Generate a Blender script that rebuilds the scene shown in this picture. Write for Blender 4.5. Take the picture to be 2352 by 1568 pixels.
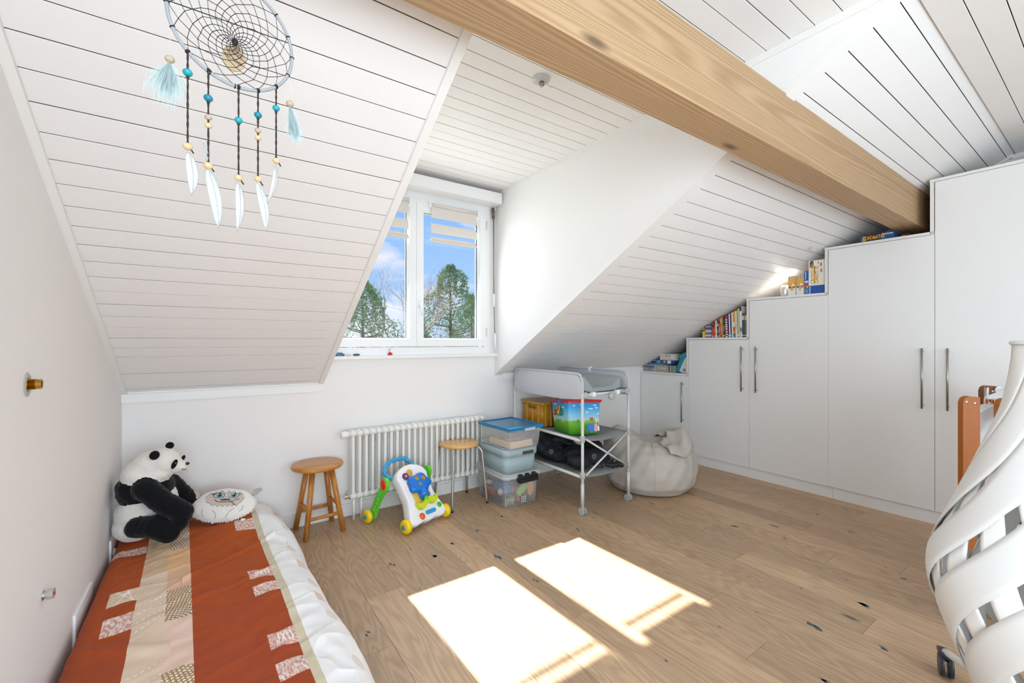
import bpy, bmesh, math, random
from mathutils import Vector, Matrix, noise
random.seed(7)
for o in list(bpy.data.objects): bpy.data.objects.remove(o)
SC = bpy.context.scene
COL = SC.collection
PI = math.pi
def S2L(c):
    return tuple((x/12.92 if x <= .04045 else ((x+.055)/1.055)**2.4) for x in c)
def hx(h):
    h = h.lstrip('#'); return S2L(tuple(int(h[i:i+2], 16)/255 for i in (0, 2, 4)))

# ------------------------------------------------------------------ camera
CAM_H = 1.2
FPX = 990.0
YAW = math.atan2(688, 990)
cd = bpy.data.cameras.new('camera'); cam = bpy.data.objects.new('camera', cd); COL.objects.link(cam)
cam.location = (0, 0, CAM_H); cam.rotation_euler = (PI/2, 0, -YAW)
cd.sensor_width = 36; cd.lens = FPX/2352*36; cd.clip_start = .02; cd.clip_end = 500
SC.camera = cam

# ------------------------------------------------------------------ sky
W = bpy.data.worlds.new('sky'); SC.world = W; W.use_nodes = True
nt = W.node_tree; nt.nodes.clear(); N = nt.nodes.new; Lk = nt.links.new
tc = N('ShaderNodeTexCoord'); sep = N('ShaderNodeSeparateXYZ'); Lk(tc.outputs['Generated'], sep.inputs[0])
rmp = N('ShaderNodeValToRGB'); Lk(sep.outputs['Z'], rmp.inputs[0])
e = rmp.color_ramp.elements
e[0].position = 0.0; e[0].color = (*hx('c9daf5'), 1)
e[1].position = .9; e[1].color = (*hx('5f93dd'), 1)
m = e.new(.16); m.color = (*hx('9fc6f5'), 1); m = e.new(.32); m.color = (*hx('86b6f2'), 1)
mp = N('ShaderNodeMapping'); Lk(tc.outputs['Generated'], mp.inputs['Vector']); mp.inputs['Scale'].default_value = (1, 1, 2.6); mp.inputs['Location'].default_value = (.9, .3, .4)
nz = N('ShaderNodeTexNoise'); nz.inputs['Scale'].default_value = 4.2; nz.inputs['Detail'].default_value = 7; nz.inputs['Roughness'].default_value = .55
Lk(mp.outputs[0], nz.inputs['Vector'])
cr = N('ShaderNodeValToRGB'); cr.color_ramp.elements[0].position = .50; cr.color_ramp.elements[1].position = .62
Lk(nz.outputs[0], cr.inputs[0])
mx = N('ShaderNodeMixRGB'); Lk(cr.outputs[0], mx.inputs[0]); Lk(rmp.outputs[0], mx.inputs[1]); mx.inputs[2].default_value = (*hx('eeedf6'), 1)
bg = N('ShaderNodeBackground'); bg.inputs[1].default_value = .82; Lk(mx.outputs[0], bg.inputs[0])
wo = N('ShaderNodeOutputWorld'); Lk(bg.outputs[0], wo.inputs[0])

# ------------------------------------------------------------------ sun, big lights, exposure
def light(name, kind, loc, direction, energy, color=(1, 1, 1), **kw):
    l = bpy.data.lights.new(name, kind); l.energy = energy; l.color = color
    for k, v in kw.items(): setattr(l, k, v)
    o = bpy.data.objects.new(name, l); COL.objects.link(o); o.location = loc
    o.rotation_euler = Vector(direction).to_track_quat('-Z', 'Y').to_euler(); return o
light('sun', 'SUN', (1, 20, 20), (.035, -1, -1.0764), 17.0, (1, .98, .965), angle=math.radians(.8))
light('rear_fill_light', 'AREA', (1.9, -2.1, 1.15), (-.02, 1, .0), 32, (.73, .87, 1), shape='RECTANGLE', size=3.2, size_y=1.7)  # added fill lamp behind the camera, no window is built there
light('rear_left_light', 'AREA', (.9, -1.7, .9), (-.15, .9, .35), 15, (.73, .87, 1), shape='RECTANGLE', size=2.4, size_y=1.2)  # second added fill, unseen, lifts the room from low behind the camera
light('left_rear_light', 'AREA', (-.34, -.75, 1.2), (1, .68, -.02), 64, (.73, .87, 1), shape='RECTANGLE', size=1.3, size_y=1.6)  # unseen fill added beside the camera to brighten the cupboard fronts
light('dormer_window_light', 'AREA', (1.26, 3.05, 1.72), (.05, -1, -.25), 6, (.85, .93, 1), shape='RECTANGLE', size=1.1, size_y=.9)
vs = SC.view_settings
vs.view_transform = 'Standard'; vs.look = 'None'; vs.gamma = 1; vs.use_curve_mapping = False; vs.exposure = 0.44
SC.cycles.max_bounces = 10; SC.cycles.diffuse_bounces = 6; SC.cycles.transparent_max_bounces = 16
try: SC.cycles.use_denoising = True
except Exception: pass

# ------------------------------------------------------------------ materials
MATS = {}
def mat(name, col, rough=.5, metal=0., bump=0., bscale=60., var=0., vscale=8., spec=.5, sheen=0., alpha=None, randv=0., stretch=(1, 1, 1), emit=0.):
    if name in MATS: return MATS[name]
    if isinstance(col, str): col = hx(col)
    m = bpy.data.materials.new(name); m.use_nodes = True; t = m.node_tree; b = t.nodes['Principled BSDF']
    b.inputs['Base Color'].default_value = (*col, 1); b.inputs['Roughness'].default_value = rough; b.inputs['Metallic'].default_value = metal
    b.inputs['Specular IOR Level'].default_value = spec
    if sheen: b.inputs['Sheen Weight'].default_value = sheen
    if emit: b.inputs['Emission Color'].default_value = (*col, 1); b.inputs['Emission Strength'].default_value = emit
    co = t.nodes.new('ShaderNodeTexCoord'); mpn = t.nodes.new('ShaderNodeMapping'); mpn.inputs['Scale'].default_value = stretch
    t.links.new(co.outputs['Object'], mpn.inputs[0])
    last = None
    if var:
        n = t.nodes.new('ShaderNodeTexNoise'); n.inputs['Scale'].default_value = vscale; n.inputs['Detail'].default_value = 4
        t.links.new(mpn.outputs[0], n.inputs['Vector'])
        h = t.nodes.new('ShaderNodeHueSaturation'); h.inputs['Color'].default_value = (*col, 1)
        mr = t.nodes.new('ShaderNodeMapRange'); mr.inputs['From Min'].default_value = .3; mr.inputs['From Max'].default_value = .7
        mr.inputs['To Min'].default_value = 1-var; mr.inputs['To Max'].default_value = 1+var
        t.links.new(n.outputs[0], mr.inputs['Value']); t.links.new(mr.outputs[0], h.inputs['Value']); t.links.new(h.outputs[0], b.inputs['Base Color'])
    if bump:
        n = t.nodes.new('ShaderNodeTexNoise'); n.inputs['Scale'].default_value = bscale; n.inputs['Detail'].default_value = 3
        t.links.new(mpn.outputs[0], n.inputs['Vector'])
        bp = t.nodes.new('ShaderNodeBump'); bp.inputs['Strength'].default_value = bump; bp.inputs['Distance'].default_value = .002
        t.links.new(n.outputs[0], bp.inputs['Height']); t.links.new(bp.outputs[0], b.inputs['Normal'])
    if alpha is not None:
        tr = t.nodes.new('ShaderNodeBsdfTransparent'); mixs = t.nodes.new('ShaderNodeMixShader'); mixs.inputs[0].default_value = alpha
        t.links.new(tr.outputs[0], mixs.inputs[1]); t.links.new(b.outputs[0], mixs.inputs[2])
        t.links.new(mixs.outputs[0], t.nodes['Material Output'].inputs[0])
        if metal == 0 and alpha < .9: tr.inputs[0].default_value = (*[min(1, .6+.4*c) for c in col], 1)
    MATS[name] = m; return m
def wood(name, c1, c2, dark, axis='Y', ring=22., rough=.45, knots=0., randv=.12, stretch=9., dist=5., knot_scale=(2.2, 2.2, .9), grain=.5, bump=.15):
    """long grained wood: stretched bands + distortion, dark knots"""
    if name in MATS: return MATS[name]
    m = bpy.data.materials.new(name); m.use_nodes = True; t = m.node_tree; b = t.nodes['Principled BSDF']; n = t.nodes.new; l = t.links.new
    b.inputs['Roughness'].default_value = rough
    co = n('ShaderNodeTexCoord'); oi = n('ShaderNodeObjectInfo'); cmb = n('ShaderNodeCombineXYZ')
    mulr = n('ShaderNodeMath'); mulr.operation = 'MULTIPLY'; mulr.inputs[1].default_value = 37.; l(oi.outputs['Random'], mulr.inputs[0])
    l(mulr.outputs[0], cmb.inputs[0]); l(mulr.outputs[0], cmb.inputs[1]); l(mulr.outputs[0], cmb.inputs[2])
    add = n('ShaderNodeVectorMath'); add.operation = 'ADD'; l(co.outputs['Object'], add.inputs[0]); l(cmb.outputs[0], add.inputs[1])
    sc = [1., 1., 1.]; sc['XYZ'.index(axis)] = 1./stretch
    mpn = n('ShaderNodeMapping'); mpn.inputs['Scale'].default_value = sc; l(add.outputs[0], mpn.inputs[0])
    warp = n('ShaderNodeTexNoise'); warp.inputs['Scale'].default_value = dist; warp.inputs['Detail'].default_value = 2; l(mpn.outputs[0], warp.inputs['Vector'])
    wm = n('ShaderNodeMath'); wm.operation = 'MULTIPLY'; wm.inputs[1].default_value = ring; l(warp.outputs[0], wm.inputs[0])
    sn = n('ShaderNodeMath'); sn.operation = 'SINE'
    wm2 = n('ShaderNodeMath'); wm2.operation = 'MULTIPLY'; wm2.inputs[1].default_value = 6.28; l(wm.outputs[0], wm2.inputs[0]); l(wm2.outputs[0], sn.inputs[0])
    fine = n('ShaderNodeTexNoise'); fine.inputs['Scale'].default_value = 130; fine.inputs['Detail'].default_value = 3
    mp2 = n('ShaderNodeMapping'); sc2 = [1., 1., 1.]; sc2['XYZ'.index(axis)] = .04; mp2.inputs['Scale'].default_value = sc2; l(add.outputs[0], mp2.inputs[0]); l(mp2.outputs[0], fine.inputs['Vector'])
    mr = n('ShaderNodeMapRange'); mr.inputs['From Min'].default_value = -1; mr.inputs['To Min'].default_value = 0; mr.inputs['To Max'].default_value = 1; l(sn.outputs[0], mr.inputs['Value'])
    mm = n('ShaderNodeMath'); mm.operation = 'MULTIPLY'; mm.inputs[1].default_value = grain; l(mr.outputs[0], mm.inputs[0])
    mf = n('ShaderNodeMath'); mf.operation = 'MULTIPLY_ADD'; mf.inputs[1].default_value = .7; mf.inputs[2].default_value = -.15; l(fine.outputs[0], mf.inputs[0])
    sm = n('ShaderNodeMath'); sm.operation = 'ADD'; sm.use_clamp = True; l(mm.outputs[0], sm.inputs[0]); l(mf.outputs[0], sm.inputs[1])
    mix = n('ShaderNodeMixRGB'); l(sm.outputs[0], mix.inputs[0]); mix.inputs[1].default_value = (*hx(c1), 1); mix.inputs[2].default_value = (*hx(c2), 1)
    big = n('ShaderNodeTexNoise'); big.inputs['Scale'].default_value = 1.6; l(mpn.outputs[0], big.inputs['Vector'])
    hs = n('ShaderNodeHueSaturation'); l(mix.outputs[0], hs.inputs['Color'])
    r1 = n('ShaderNodeMapRange'); r1.inputs['To Min'].default_value = 1-randv; r1.inputs['To Max'].default_value = 1+randv; l(oi.outputs['Random'], r1.inputs['Value'])
    r2 = n('ShaderNodeMapRange'); r2.inputs['From Min'].default_value = .3; r2.inputs['From Max'].default_value = .7; r2.inputs['To Min'].default_value = .94; r2.inputs['To Max'].default_value = 1.06; l(big.outputs[0], r2.inputs['Value'])
    rm = n('ShaderNodeMath'); rm.operation = 'MULTIPLY'; l(r1.outputs[0], rm.inputs[0]); l(r2.outputs[0], rm.inputs[1]); l(rm.outputs[0], hs.inputs['Value'])
    out = hs.outputs[0]
    if knots:
        mp3 = n('ShaderNodeMapping'); mp3.inputs['Scale'].default_value = knot_scale; l(add.outputs[0], mp3.inputs[0])
        vo = n('ShaderNodeTexVoronoi'); vo.inputs['Scale'].default_value = 1.; l(mp3.outputs[0], vo.inputs['Vector'])
        kr = n('ShaderNodeMapRange'); kr.inputs['From Min'].default_value = knots*.35; kr.inputs['From Max'].default_value = knots; kr.inputs['To Min'].default_value = .85; kr.inputs['To Max'].default_value = 0; l(vo.outputs['Distance'], kr.inputs['Value'])
        km = n('ShaderNodeMixRGB'); l(kr.outputs[0], km.inputs[0]); l(out, km.inputs[1]); km.inputs[2].default_value = (*hx(dark), 1); out = km.outputs[0]
    l(out, b.inputs['Base Color'])
    if bump:
        bp = n('ShaderNodeBump'); bp.inputs['Strength'].default_value = bump; bp.inputs['Distance'].default_value = .001; l(sm.outputs[0], bp.inputs['Height']); l(bp.outputs[0], b.inputs['Normal'])
    MATS[name] = m; return m
def glassmat(name, tint=(1, 1, 1), gloss=.07, rough=.0):
    m = bpy.data.materials.new(name); m.use_nodes = True; t = m.node_tree; t.nodes.clear()
    tr = t.nodes.new('ShaderNodeBsdfTransparent'); tr.inputs[0].default_value = (*tint, 1)
    g = t.nodes.new('ShaderNodeBsdfGlossy'); g.inputs['Roughness'].default_value = rough
    mi = t.nodes.new('ShaderNodeMixShader'); mi.inputs[0].default_value = gloss; o = t.nodes.new('ShaderNodeOutputMaterial')
    t.links.new(tr.outputs[0], mi.inputs[1]); t.links.new(g.outputs[0], mi.inputs[2]); t.links.new(mi.outputs[0], o.inputs[0]); MATS[name] = m; return m
def vcol_mat(name, rough=.8, bump=.3, bscale=300., sheen=.3, dist=.002):
    m = bpy.data.materials.new(name); m.use_nodes = True; t = m.node_tree; b = t.nodes['Principled BSDF']
    b.inputs['Roughness'].default_value = rough; b.inputs['Specular IOR Level'].default_value = .2
    if sheen: b.inputs['Sheen Weight'].default_value = sheen
    a = t.nodes.new('ShaderNodeAttribute'); a.attribute_name = 'col'; t.links.new(a.outputs['Color'], b.inputs['Base Color'])
    co = t.nodes.new('ShaderNodeTexCoord'); n = t.nodes.new('ShaderNodeTexNoise'); n.inputs['Scale'].default_value = bscale; n.inputs['Detail'].default_value = 4
    t.links.new(co.outputs['Object'], n.inputs['Vector']); bp = t.nodes.new('ShaderNodeBump'); bp.inputs['Strength'].default_value = bump; bp.inputs['Distance'].default_value = dist
    t.links.new(n.outputs[0], bp.inputs['Height']); t.links.new(bp.outputs[0], b.inputs['Normal']); MATS[name] = m; return m

WALL = mat('wall_paint', '#eceae8', .85, bump=.08, bscale=220, spec=.2)
PLANKW = mat('white_plank_paint', '#ebe9e7', .55, bump=.05, bscale=80, var=.012, vscale=3)
TRIMW = mat('white_trim_paint', '#eae9e6', .45)
UPVC = mat('white_window_plastic', '#eceded', .3)
CABW = mat('cabinet_lacquer', '#e6e5e3', .42)
CABE = mat('cabinet_edge', '#e4e2de', .45)
STEEL = mat('brushed_steel', '#a7a39b', .32, 1.)
CHROME = mat('chrome', '#d8d8d8', .12, 1.)
BLACK = mat('black_plastic', '#15161a', .5)
BACK = mat('gap_backing', '#4c463e', .95, spec=.05)
OAK = wood('oak_floor', '#c0a281', '#9a7c60', '#3a3634', 'Y', ring=19., rough=.45, knots=.05, randv=.16, stretch=8., dist=7.5, knot_scale=(3.4, 1.1, 3.4), grain=.42, bump=.08)
BEAM = wood('spruce_beam', '#bd9f7a', '#a07d56', '#5c4630', 'X', ring=40., rough=.6, knots=.09, randv=0, stretch=24., dist=3.8, knot_scale=(1.3, 4.4, 4.4), grain=.6, bump=.3)
PINE = wood('lacquered_pine', '#c98a3f', '#a8662a', '#5a2f12', 'Z', ring=8., rough=.28, knots=.08, randv=.05, stretch=7., dist=7., knot_scale=(5, 5, 2), grain=.6, bump=.05)
PINEX = wood('lacquered_pine_top', '#cd9146', '#ab6c2f', '#4a2c18', 'X', ring=8., rough=.28, knots=.1, randv=.03, stretch=5., dist=7., knot_scale=(4, 9, 9), grain=.6, bump=.05)
BIRCH = wood('birch_seat', '#d8ab6c', '#c79657', '#7a5a30', 'X', ring=5., rough=.25, knots=0, randv=.03, stretch=6., grain=.4, bump=.04)
ORWOOD = wood('orange_stained_beech', '#a65c12', '#8c4a0a', '#5a2f12', 'Z', ring=3., rough=.4, knots=0, randv=.06, stretch=14., grain=.3, bump=.04)

# ------------------------------------------------------------------ geometry helpers
class MB:
    def __init__(s): s.bm = bmesh.new(); s.mats = []; s.mi = 0
    def use(s, m):
        if m not in s.mats: s.mats.append(m)
        s.mi = s.mats.index(m); return s
    def _f(s, vs, smooth=False):
        try: f = s.bm.faces.new(vs)
        except ValueError: return None
        f.material_index = s.mi; f.smooth = smooth; return f
    def box(s, x0, x1, y0, y1, z0, z1, M=None, taper=None):
        ps = [(x, y, z) for z in (z0, z1) for y in (y0, y1) for x in (x0, x1)]
        if taper:   # taper top about centre (sx, sy)
            cx, cy = (x0+x1)/2, (y0+y1)/2
            ps = [(cx+(p[0]-cx)*(taper[0] if p[2] == z1 else 1), cy+(p[1]-cy)*(taper[1] if p[2] == z1 else 1), p[2]) for p in ps]
        v = [s.bm.verts.new(M @ Vector(p) if M else p) for p in ps]
        for a in ((0, 2, 3, 1), (4, 5, 7, 6), (0, 1, 5, 4), (2, 6, 7, 3), (0, 4, 6, 2), (1, 3, 7, 5)): s._f([v[i] for i in a])
        return s
    def rbox(s, x0, x1, y0, y1, z0, z1, r, seg=3, M=None, top=1., zr=0.):
        """box with rounded vertical corners; top = scale of the top outline; zr = small edge rounding"""
        def outline(sc, off):
            cx, cy = (x0+x1)/2, (y0+y1)/2; hxx, hyy = (x1-x0)/2*sc-off, (y1-y0)/2*sc-off; rr = max(r-off, .0005); out = []
            for qx, qy, a0 in ((1, 1, 0), (-1, 1, 90), (-1, -1, 180), (1, -1, 270)):
                for i in range(seg+1):
                    a = math.radians(a0+90*i/seg); out.append((cx+qx*(hxx-rr)+rr*math.cos(a), cy+qy*(hyy-rr)+rr*math.sin(a)))
            return out
        lv = []
        if zr: lv = [(z0, 1., zr), (z0+zr*.3, 1., zr*.3), (z0+zr, 1., 0), (z1-zr, top, 0), (z1-zr*.3, top, zr*.3), (z1, top, zr)]
        else: lv = [(z0, 1., 0), (z1, top, 0)]
        rings = []
        for z, sc, off in lv:
            rings.append([s.bm.verts.new((M @ Vector((x, y, z))) if M else (x, y, z)) for x, y in outline(sc, off)])
        n = len(rings[0])
        for a, b in zip(rings, rings[1:]):
            for i in range(n): s._f([a[i], a[(i+1) % n], b[(i+1) % n], b[i]], True)
        s._f(rings[0][::-1]); s._f(rings[-1]); return s
    def tub(s, x0, x1, y0, y1, z0, z1, r, th, top=1.06, seg=4, M=None):
        """open tub with wall thickness, wider at the top"""
        def ring(k, z, off):
            cx, cy = (x0+x1)/2, (y0+y1)/2; a_, b_ = (x1-x0)/2*k-off, (y1-y0)/2*k-off; rr = max(r-off, .001); out = []
            for qx, qy, a0 in ((1, 1, 0), (-1, 1, 90), (-1, -1, 180), (1, -1, 270)):
                for i in range(seg+1):
                    a = math.radians(a0+90*i/seg); p = Vector((cx+qx*(a_-rr)+rr*math.cos(a), cy+qy*(b_-rr)+rr*math.sin(a), z)); out.append(s.bm.verts.new(M @ p if M else p))
            return out
        R = [ring(1, z0, 0), ring(top, z1, 0), ring(top, z1, th), ring(1, z0+th, th)]; n = len(R[0])
        for a, b in zip(R, R[1:]):
            for i in range(n): s._f([a[i], a[(i+1) % n], b[(i+1) % n], b[i]], True)
        s._f(R[0][::-1]); s._f(R[-1]); return s
    def prism(s, pts, d):
        """extrude polygon pts (3d) by vector d"""
        a = [s.bm.verts.new(p) for p in pts]; d = Vector(d); b = [s.bm.verts.new(Vector(p)+d) for p in pts]; n = len(a)
        s._f(a[::-1]); s._f(b)
        for i in range(n): s._f([a[i], a[(i+1) % n], b[(i+1) % n], b[i]])
        return s
    def cyl(s, p0, p1, r0, r1=None, n=16, caps=True, smooth=True):
        r1 = r0 if r1 is None else r1; p0, p1 = Vector(p0), Vector(p1); d = (p1-p0).normalized()
        u = d.orthogonal().normalized(); w = d.cross(u)
        A = [s.bm.verts.new(p0+(u*math.cos(2*PI*i/n)+w*math.sin(2*PI*i/n))*r0) for i in range(n)]
        B = [s.bm.verts.new(p1+(u*math.cos(2*PI*i/n)+w*math.sin(2*PI*i/n))*r1) for i in range(n)]
        for i in range(n): s._f([A[i], A[(i+1) % n], B[(i+1) % n], B[i]], smooth)
        if caps: s._f(A[::-1]); s._f(B)
        return s
    def tube(s, pts, r, n=8, closed=False, caps=True, smooth=True):
        pts = [Vector(p) for p in pts]; k = len(pts); rr = r if isinstance(r, (list, tuple)) else [r]*k; rings = []; u = None
        for i, p in enumerate(pts):
            if closed: t = pts[(i+1) % k]-pts[i-1]
            else: t = pts[min(i+1, k-1)]-pts[max(i-1, 0)]
            t.normalize()
            if u is None: u = t.orthogonal().normalized()
            else:
                u = (u-t*u.dot(t))
                if u.length < 1e-6: u = t.orthogonal()
                u.normalize()
            w = t.cross(u); rings.append([s.bm.verts.new(p+(u*math.cos(2*PI*j/n)+w*math.sin(2*PI*j/n))*rr[i]) for j in range(n)])
        rng = range(k) if closed else range(k-1)
        for i in rng:
            a, b = rings[i], rings[(i+1) % k]
            off = 0
            if closed and i == k-1:
                off = min(range(n), key=lambda o: (a[0].co-b[o].co).length)
            for j in range(n): s._f([a[j], a[(j+1) % n], b[(j+1+off) % n], b[(j+off) % n]], smooth)
        if caps and not closed: s._f(rings[0][::-1]); s._f(rings[-1])
        return s
    def lathe(s, prof, c=(0, 0, 0), axis=(0, 0, 1), n=24, smooth=True, caps=True):
        """prof: (radius, height) list"""
        ax = Vector(axis).normalized(); u = ax.orthogonal().normalized(); w = ax.cross(u); c = Vector(c)
        R = [[s.bm.verts.new(c+ax*h+(u*math.cos(2*PI*i/n)+w*math.sin(2*PI*i/n))*max(r, 1e-5)) for i in range(n)] for r, h in prof]
        for a, b in zip(R, R[1:]):
            for i in range(n): s._f([a[i], a[(i+1) % n], b[(i+1) % n], b[i]], smooth)
        if caps: s._f(R[0][::-1]); s._f(R[-1])
        return s
    def ball(s, c, r, M=None, nu=14, nv=9):
        rx, ry, rz = r if isinstance(r, (tuple, list)) else (r, r, r); c = Vector(c); R = []
        for j in range(1, nv):
            t = PI*j/nv; ring = []
            for i in range(nu):
                a = 2*PI*i/nu; p = Vector((rx*math.sin(t)*math.cos(a), ry*math.sin(t)*math.sin(a), rz*math.cos(t)))
                if M: p = M @ p
                ring.append(s.bm.verts.new(c+p))
            R.append(ring)
        tp = Vector((0, 0, rz)); bt = Vector((0, 0, -rz))
        if M: tp, bt = M @ tp, M @ bt
        T, B = s.bm.verts.new(c+tp), s.bm.verts.new(c+bt)
        for a, b in zip(R, R[1:]):
            for i in range(nu): s._f([a[i], b[i], b[(i+1) % nu], a[(i+1) % nu]], True)
        for i in range(nu): s._f([T, R[0][i], R[0][(i+1) % nu]], True); s._f([B, R[-1][(i+1) % nu], R[-1][i]], True)
        return s
    def grid(s, fn, nu, nv, smooth=True, closed_u=False):
        V = [[s.bm.verts.new(fn(i/nu, j/nv)) for i in range(nu+(0 if closed_u else 1))] for j in range(nv+1)]; k = len(V[0])
        for j in range(nv):
            for i in range(nu): s._f([V[j][i], V[j][(i+1) % k], V[j+1][(i+1) % k], V[j+1][i]], smooth)
        return s
    def fix(s):
        bmesh.ops.recalc_face_normals(s.bm, faces=s.bm.faces); return s
    def mesh(s, name, m=None, off=None, bevel=0, bseg=2):
        if bevel:
            es = [e for e in s.bm.edges if len(e.link_faces) == 2 and e.calc_face_angle(0) > .5]
            bmesh.ops.bevel(s.bm, geom=es, offset=bevel, segments=bseg, affect='EDGES', profile=.5)
        s.fix()
        if off is not None: bmesh.ops.translate(s.bm, vec=-Vector(off), verts=s.bm.verts)
        me = bpy.data.meshes.new(name); s.bm.to_mesh(me); s.bm.free()
        if s.mats and m is None:
            for mm in s.mats: me.materials.append(mm)
        elif m is not None: me.materials.append(m)
        return me
    def build(s, name, m=None, parent=None, bevel=0, bseg=2, off=None, kind=None, loc=None):
        if off is None and parent is not None and parent.get('_w'): off = parent['_w'][:]
        return place(s.mesh(name, m, off, bevel, bseg), name, parent, loc, kind)
def place(me, name, parent=None, loc=None, kind=None, rot=None):
    o = bpy.data.objects.new(name, me); COL.objects.link(o)
    if parent is not None: o.parent = parent
    if loc is not None: o.location = loc
    if rot is not None: o.rotation_euler = rot
    if kind: o['kind'] = kind
    return o
def tag(o, label, cat, group=None):
    o['label'] = label; o['category'] = cat
    if group: o['group'] = group
    return o
def thing(name, label, cat, loc=(0, 0, 0), rz=0., group=None, world=True):
    """Empty at the thing's base. world=True: its parts are authored in world coordinates"""
    o = bpy.data.objects.new(name, None); COL.objects.link(o); o.location = loc; o.rotation_euler = (0, 0, rz); o.empty_display_size = .05
    if world and rz == 0.: o['_w'] = list(loc)
    return tag(o, label, cat, group)
def sub_w(o, parent):       # let sub-parts of a world-authored part be authored in world coordinates too
    if parent.get('_w'): o['_w'] = parent['_w'][:]
    return o
def struct(o): o['kind'] = 'structure'; return o
def sempty(name, loc=(0, 0, 0)):
    o = bpy.data.objects.new(name, None); COL.objects.link(o); o.location = loc; return struct(o)
def RM(X, Y, Z, loc=(0, 0, 0)):
    return Matrix(((X[0], Y[0], Z[0], loc[0]), (X[1], Y[1], Z[1], loc[1]), (X[2], Y[2], Z[2], loc[2]), (0, 0, 0, 1)))
FACE_MX = lambda loc: RM((0, -1, 0), (0, 0, 1), (-1, 0, 0), loc)      # print on a face that looks to -x
FACE_MY = lambda loc: RM((1, 0, 0), (0, 0, 1), (0, -1, 0), loc)       # print on a face that looks to -y
def text(body, size, m, parent, M, name='lettering', ext=.0004, sx=1., align='CENTER', bold=0.):
    c = bpy.data.curves.new(name, 'FONT'); c.body = body; c.size = size; c.extrude = ext; c.align_x = align; c.align_y = 'CENTER'; c.resolution_u = 2; c.offset = bold
    t = bpy.data.objects.new('tmp', c); COL.objects.link(t)
    bpy.context.view_layer.update(); me = bpy.data.meshes.new_from_object(t); bpy.data.objects.remove(t)
    me.name = name; me.materials.clear(); me.materials.append(m)
    me.transform(M @ Matrix.Diagonal((sx, 1, 1, 1)))
    if parent is not None and parent.get('_w'): me.transform(Matrix.Translation(-Vector(parent['_w'][:])))
    return place(me, name, parent)
def eval_mesh(o):
    dg = bpy.context.evaluated_depsgraph_get(); dg.update(); me = bpy.data.meshes.new_from_object(o.evaluated_get(dg)); return me
def blob(name, els, mats, parent=None, voxel=.006, smooth=6, disp=0., dscale=8., off=None, fur=None):
    """one continuous body from overlapping ellipsoids (c, r, rot matrix or None, colour key); colour by the nearest one"""
    b = MB()
    for c, r, M, k in els: b.ball(c, r, M, 20, 14)
    o = b.build('tmp', None)
    md = o.modifiers.new('r', 'REMESH'); md.mode = 'VOXEL'; md.voxel_size = voxel
    if smooth: ms = o.modifiers.new('s', 'SMOOTH'); ms.iterations = smooth; ms.factor = .5
    me = eval_mesh(o); bpy.data.objects.remove(o)
    if disp:
        for v in me.vertices:
            n = noise.noise(v.co*dscale)*disp; v.co += v.normal*n
    inv = [(Vector(c), r, (M.inverted() if M else None), k) for c, r, M, k in els]
    me.materials.clear(); keys = []
    for mm in mats.values(): me.materials.append(mm)
    ks = list(mats.keys())
    for p in me.polygons:
        best = None
        for c, r, Mi, k in inv:
            d = p.center-c
            if Mi: d = Mi @ d
            rr = r if isinstance(r, (tuple, list)) else (r, r, r)
            q = math.sqrt(sum((d[i]/rr[i])**2 for i in range(3)))
            dist = (q-1)*min(rr)
            if best is None or dist < best[0]: best = (dist, k)
        p.material_index = ks.index(best[1]); p.use_smooth = True
    me.name = name
    if off is None and parent is not None and parent.get('_w'): off = parent['_w'][:]
    if off is not None: me.transform(Matrix.Translation(-Vector(off)))
    return place(me, name, parent)
def rot(ax, deg): return Matrix.Rotation(math.radians(deg), 3, ax)
def aim(d):         # matrix whose z axis is d
    return Vector(d).normalized().to_track_quat('Z', 'Y').to_matrix()
def lerp(a, b, t): return a+(b-a)*t
def curve(pts, n=8):   # catmull-rom through points
    P = [Vector(p) for p in pts]; P = [P[0]*2-P[1]]+P+[P[-1]*2-P[-2]]; out = []
    for i in range(1, len(P)-2):
        for k in range(n):
            t = k/n; a, b, c, d = P[i-1], P[i], P[i+1], P[i+2]
            out.append(.5*((2*b)+(-a+c)*t+(2*a-5*b+4*c-d)*t*t+(-a+3*b-3*c+d)*t*t*t))
    out.append(P[-2]); return out

# ================================================================== STRUCTURE
XL, XR, YB, YR = -.40, 4.41, 3.10, -2.20
Z0, ZF = .925, 2.45
TA = math.radians(30); CT, ST = math.cos(TA), math.sin(TA)
TC = (ZF-Z0)/ST                      # slope length up to the crease
YC = YB-TC*CT
DX0, DX1 = .600, 1.972               # dormer cheeks
SL = lambda x, T, n=0.: (x, YB-T*CT+n*ST, Z0+T*ST+n*CT)

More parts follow.
